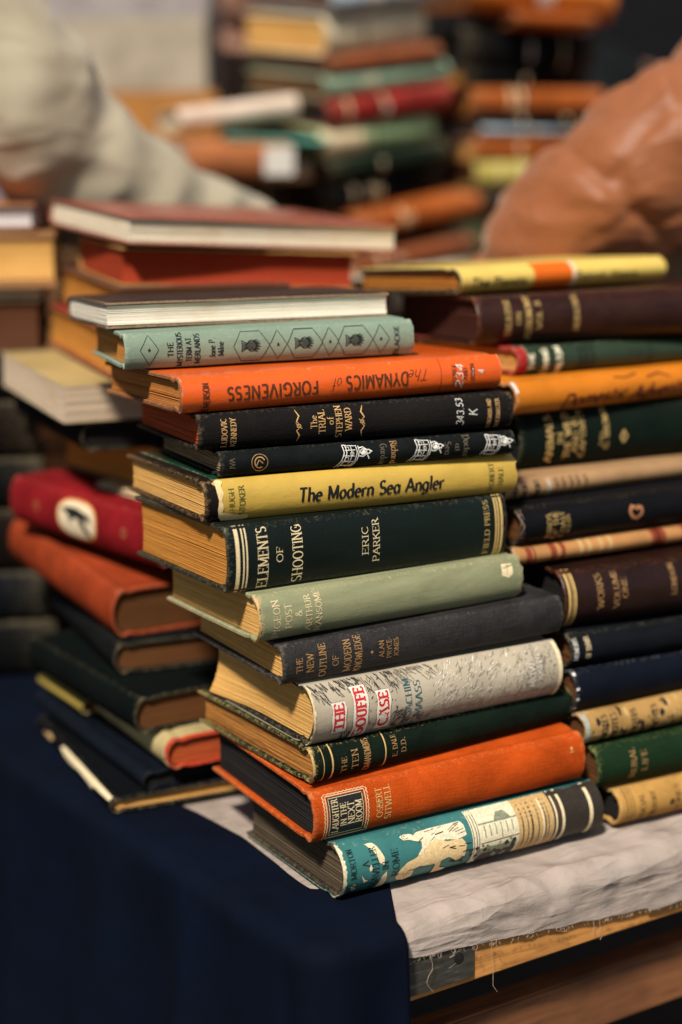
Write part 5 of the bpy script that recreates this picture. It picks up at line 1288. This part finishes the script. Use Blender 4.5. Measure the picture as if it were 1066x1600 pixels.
HAIR = cloth('brown_hair', (.05, .028, .016, 1)); union('hair', [ellipsoid((-.52, 1.49, 1.04), (.088, .10, .10))], .008, HAIR, p1, lambda c: .004*noise.noise(c*60))
legs = [tube(*interp([Vector((-.80+sx, 1.62, -.25)), Vector((-.80+sx, 1.60, -.5)), Vector((-.80+sx, 1.63, -.77))], [.10, .075, .06], 10), 14) for sx in (-.09, .09)]
union('trousers', legs+[ellipsoid((-.80, 1.62, -.25), (.19, .14, .14))], .012, CN, p1); union('shoes', [ellipsoid((-.80+sx, 1.58, -.765), (.045, .12, .035)) for sx in (-.09, .09)], .008, CB, p1)

# --- person with the puffer sleeve
p2 = empty('person', Matrix.Translation((.62, 1.5, -.8))); tag(p2, 'person in a tan-orange puffer jacket reaching in from the right', 'person')
t = NT('tan_nylon'); n1 = t.noise(12, t.coords(), 4)
t.l(t.ramp(n1, [(.3, (.22, .072, .024, 1)), (.7, (.28, .092, .032, 1))]), t.b.inputs['Base Color']); t.b.inputs['Roughness'].default_value = .5; t.b.inputs['Specular IOR Level'].default_value = .3; t.b.inputs['Sheen Weight'].default_value = .35; t.b.inputs['Sheen Tint'].default_value = (.9, .72, .6, 1); wrinkles(t, ((0, .5, .4, 5, 15, 1), (.3, -.8, -.5, 6, 20, .8), (.9, 1.2, 0, 9, 24, .5)), .0032, .5)
NYL = t.m
ap = [(1275, 95, 1.43, 142), (1112, 203, 1.41, 138), (1000, 275, 1.40, 128), (895, 352, 1.41, 113), (815, 445, 1.42, 96), (780, 560, 1.44, 70), (768, 640, 1.45, 48)]
P1 = [at(a, bb, Y) for a, bb, Y, r in ap]; R1 = [r*Y/FPX for a, bb, Y, r in ap]
arm = tube(*interp(P1, R1, 44), 24)
tor = tube(*interp([Vector((.66, 1.58, -.3)), Vector((.65, 1.57, .1)), Vector((.62, 1.55, .42)), Vector((.56, 1.50, .66)), Vector((.56, 1.50, .76))], [.22, .23, .22, .17, .07], 24), 24)
arm2 = tube(*interp([Vector((.70, 1.58, .64)), Vector((.86, 1.66, .45)), Vector((.80, 1.58, .2))], [.09, .08, .06], 16), 14)
ax = (P1[1]-P1[5]).normalized()
def quilt(co):
    a = (co-P1[5]).dot(ax)
    s_ = abs(math.fmod(a+5+.004*noise.noise(co*20), .115)/.115*2-1)      # seams across the sleeve
    seam = -.0045*(max(0, s_-.84)/.16)**2 - .0015*s_**4
    near = .2+max(0, s_-.55)/.45
    wr = .0045*noise.noise(Vector((co.x*22, co.y*22, co.z*50)))*near + .005*max(0, ridged(Vector((co.x+co.z, co.y, co.z-co.x*.6)), 9))**3 - .004*max(0, ridged(Vector((co.x*.5-co.z, co.y*.4, co.z*.3+co.x)), 16, 3))**5
    pk = max(0, 1-abs(noise.noise(Vector((co.x*16+co.z*10, co.y*16, co.z*22-co.x*12)))*3.2))
    return seam + wr + .005*noise.noise(co*9) - .0035*pk*near
union('puffer_jacket', [arm, tor, arm2], .0055, NYL, p2, quilt, 2)
hd = hand(P1[6]+Vector((0, 0, -.01)), Vector((-.25, .15, -.95)), Vector((0, 1, .1)), 1, -1)
neck = tube(*interp([Vector((.56, 1.50, .70)), Vector((.55, 1.48, .84)), Vector((.54, 1.45, .93))], [.055, .052, .05], 10), 14)
head = [ellipsoid((.53, 1.43, 1.0), (.078, .098, .118)), ellipsoid((.515, 1.33, .985), (.014, .02, .02), 10), ellipsoid((.61, 1.44, 1.0), (.012, .025, .034), 10), ellipsoid((.45, 1.44, 1.0), (.012, .025, .034), 10)]
forearm = tube(*interp(P1, [min(.048, r*.6) for r in R1], 30), 12)
torso_in = tube(*interp([Vector((.64, 1.57, .2)), Vector((.62, 1.55, .5)), Vector((.56, 1.50, .74))], [.12, .13, .05], 12), 16)
sh_in = tube(*interp([Vector((.58, 1.52, .62)), P1[0]], [.06, .05], 6), 12)
union('body', hd+[neck, forearm, torso_in, sh_in]+head, .004, SKIN, p2, None, 2)
union('hair', [ellipsoid((.53, 1.46, 1.04), (.088, .10, .10))], .008, cloth('dark_hair', (.02, .014, .01, 1)), p2, lambda c: .004*noise.noise(c*60))
legs = [tube(*interp([Vector((.66+sx, 1.58, -.25)), Vector((.66+sx, 1.57, -.5)), Vector((.66+sx, 1.6, -.77))], [.10, .075, .06], 10), 14) for sx in (-.09, .09)]
union('trousers', legs+[ellipsoid((.66, 1.58, -.25), (.19, .14, .14))], .012, CB, p2); union('shoes', [ellipsoid((.66+sx, 1.54, -.765), (.045, .12, .035)) for sx in (-.09, .09)], .008, CB, p2)

# --- far people
def far_person(label, x, y, coat, h=1.7, s=1.0, trous=None):
    p = empty('person', Matrix.Translation((x, y, -.8))); tag(p, label, 'person')
    z0 = -.8
    V = Vector
    tor = tube(*interp([V((x, y, z0+.78)), V((x, y, z0+1.05)), V((x, y, z0+1.32)), V((x, y, z0+1.44)), V((x, y, z0+1.5))], [.2*s, .19*s, .21*s, .17*s, .07], 20), 20)
    sh = [tor]
    for sx in (-1, 1): sh.append(tube(*interp([V((x+sx*.16*s, y, z0+1.4)), V((x+sx*.26*s, y-.02, z0+1.12)), V((x+sx*.22*s, y-.16, z0+.88))], [.08*s, .065*s, .05*s], 14), 12))
    union('coat', sh, .014, coat, p, lambda c: .012*noise.noise(c*7))
    hs = [tube(*interp([V((x, y, z0+1.42)), V((x, y-.02, z0+1.56))], [.055, .05], 6), 12), ellipsoid((x, y-.03, z0+1.63), (.075, .095, .115)), ellipsoid((x, y-.125, z0+1.62), (.014, .02, .02), 10), tube(*interp([V((x, y, z0+1.0)), V((x, y, z0+1.42))], [.1, .1], 4), 12)]
    for sx in (-1, 1):
        w = V((x+sx*.21*s, y-.17, z0+.87)); hs += hand(w, V((-sx*.3, -.6, -.6)), V((0, 0, 1)), 1, sx) + [tube(*interp([V((x+sx*.05, y, z0+1.38)), V((x+sx*.16*s, y, z0+1.4)), V((x+sx*.26*s, y-.02, z0+1.12)), w], [.05, .045, .038, .028], 14), 10)]
    union('body', hs, .006, SKIN, p, None, 1)
    union('hair', [ellipsoid((x, y, z0+1.67), (.085, .09, .1))], .01, HAIR, p)
    lg = [tube(*interp([V((x+sx, y, z0+.85)), V((x+sx, y-.01, z0+.45)), V((x+sx, y, z0+.05))], [.1, .072, .055], 10), 12) for sx in (-.09, .09)]
    union('trousers', lg, .014, trous or CB, p); union('shoes', [ellipsoid((x+sx, y-.05, z0+.035), (.045, .12, .035)) for sx in (-.09, .09)], .01, CB, p)
far_person('person in a black coat standing behind the orange topped far stack', .41, 3.05, cloth('black_coat', (.010, .012, .014, 1), rough=.9), s=1.05)
far_person('person in a dark brown coat standing behind the pale paper box', -.17, 3.15, cloth('dark_brown_coat', (.014, .008, .006, 1), rough=.9), s=.62)
far_person('person in a grey-beige coat at the far right behind the black coat', .86, 3.4, cloth('grey_beige_coat', (.34, .27, .20, 1), rough=.9))
far_person('person in a blue-grey coat at the far left behind the paper box', -.70, 3.4, cloth('blue_grey_coat', (.15, .17, .26, 1), rough=.9))
print('objects', len(scn.objects))
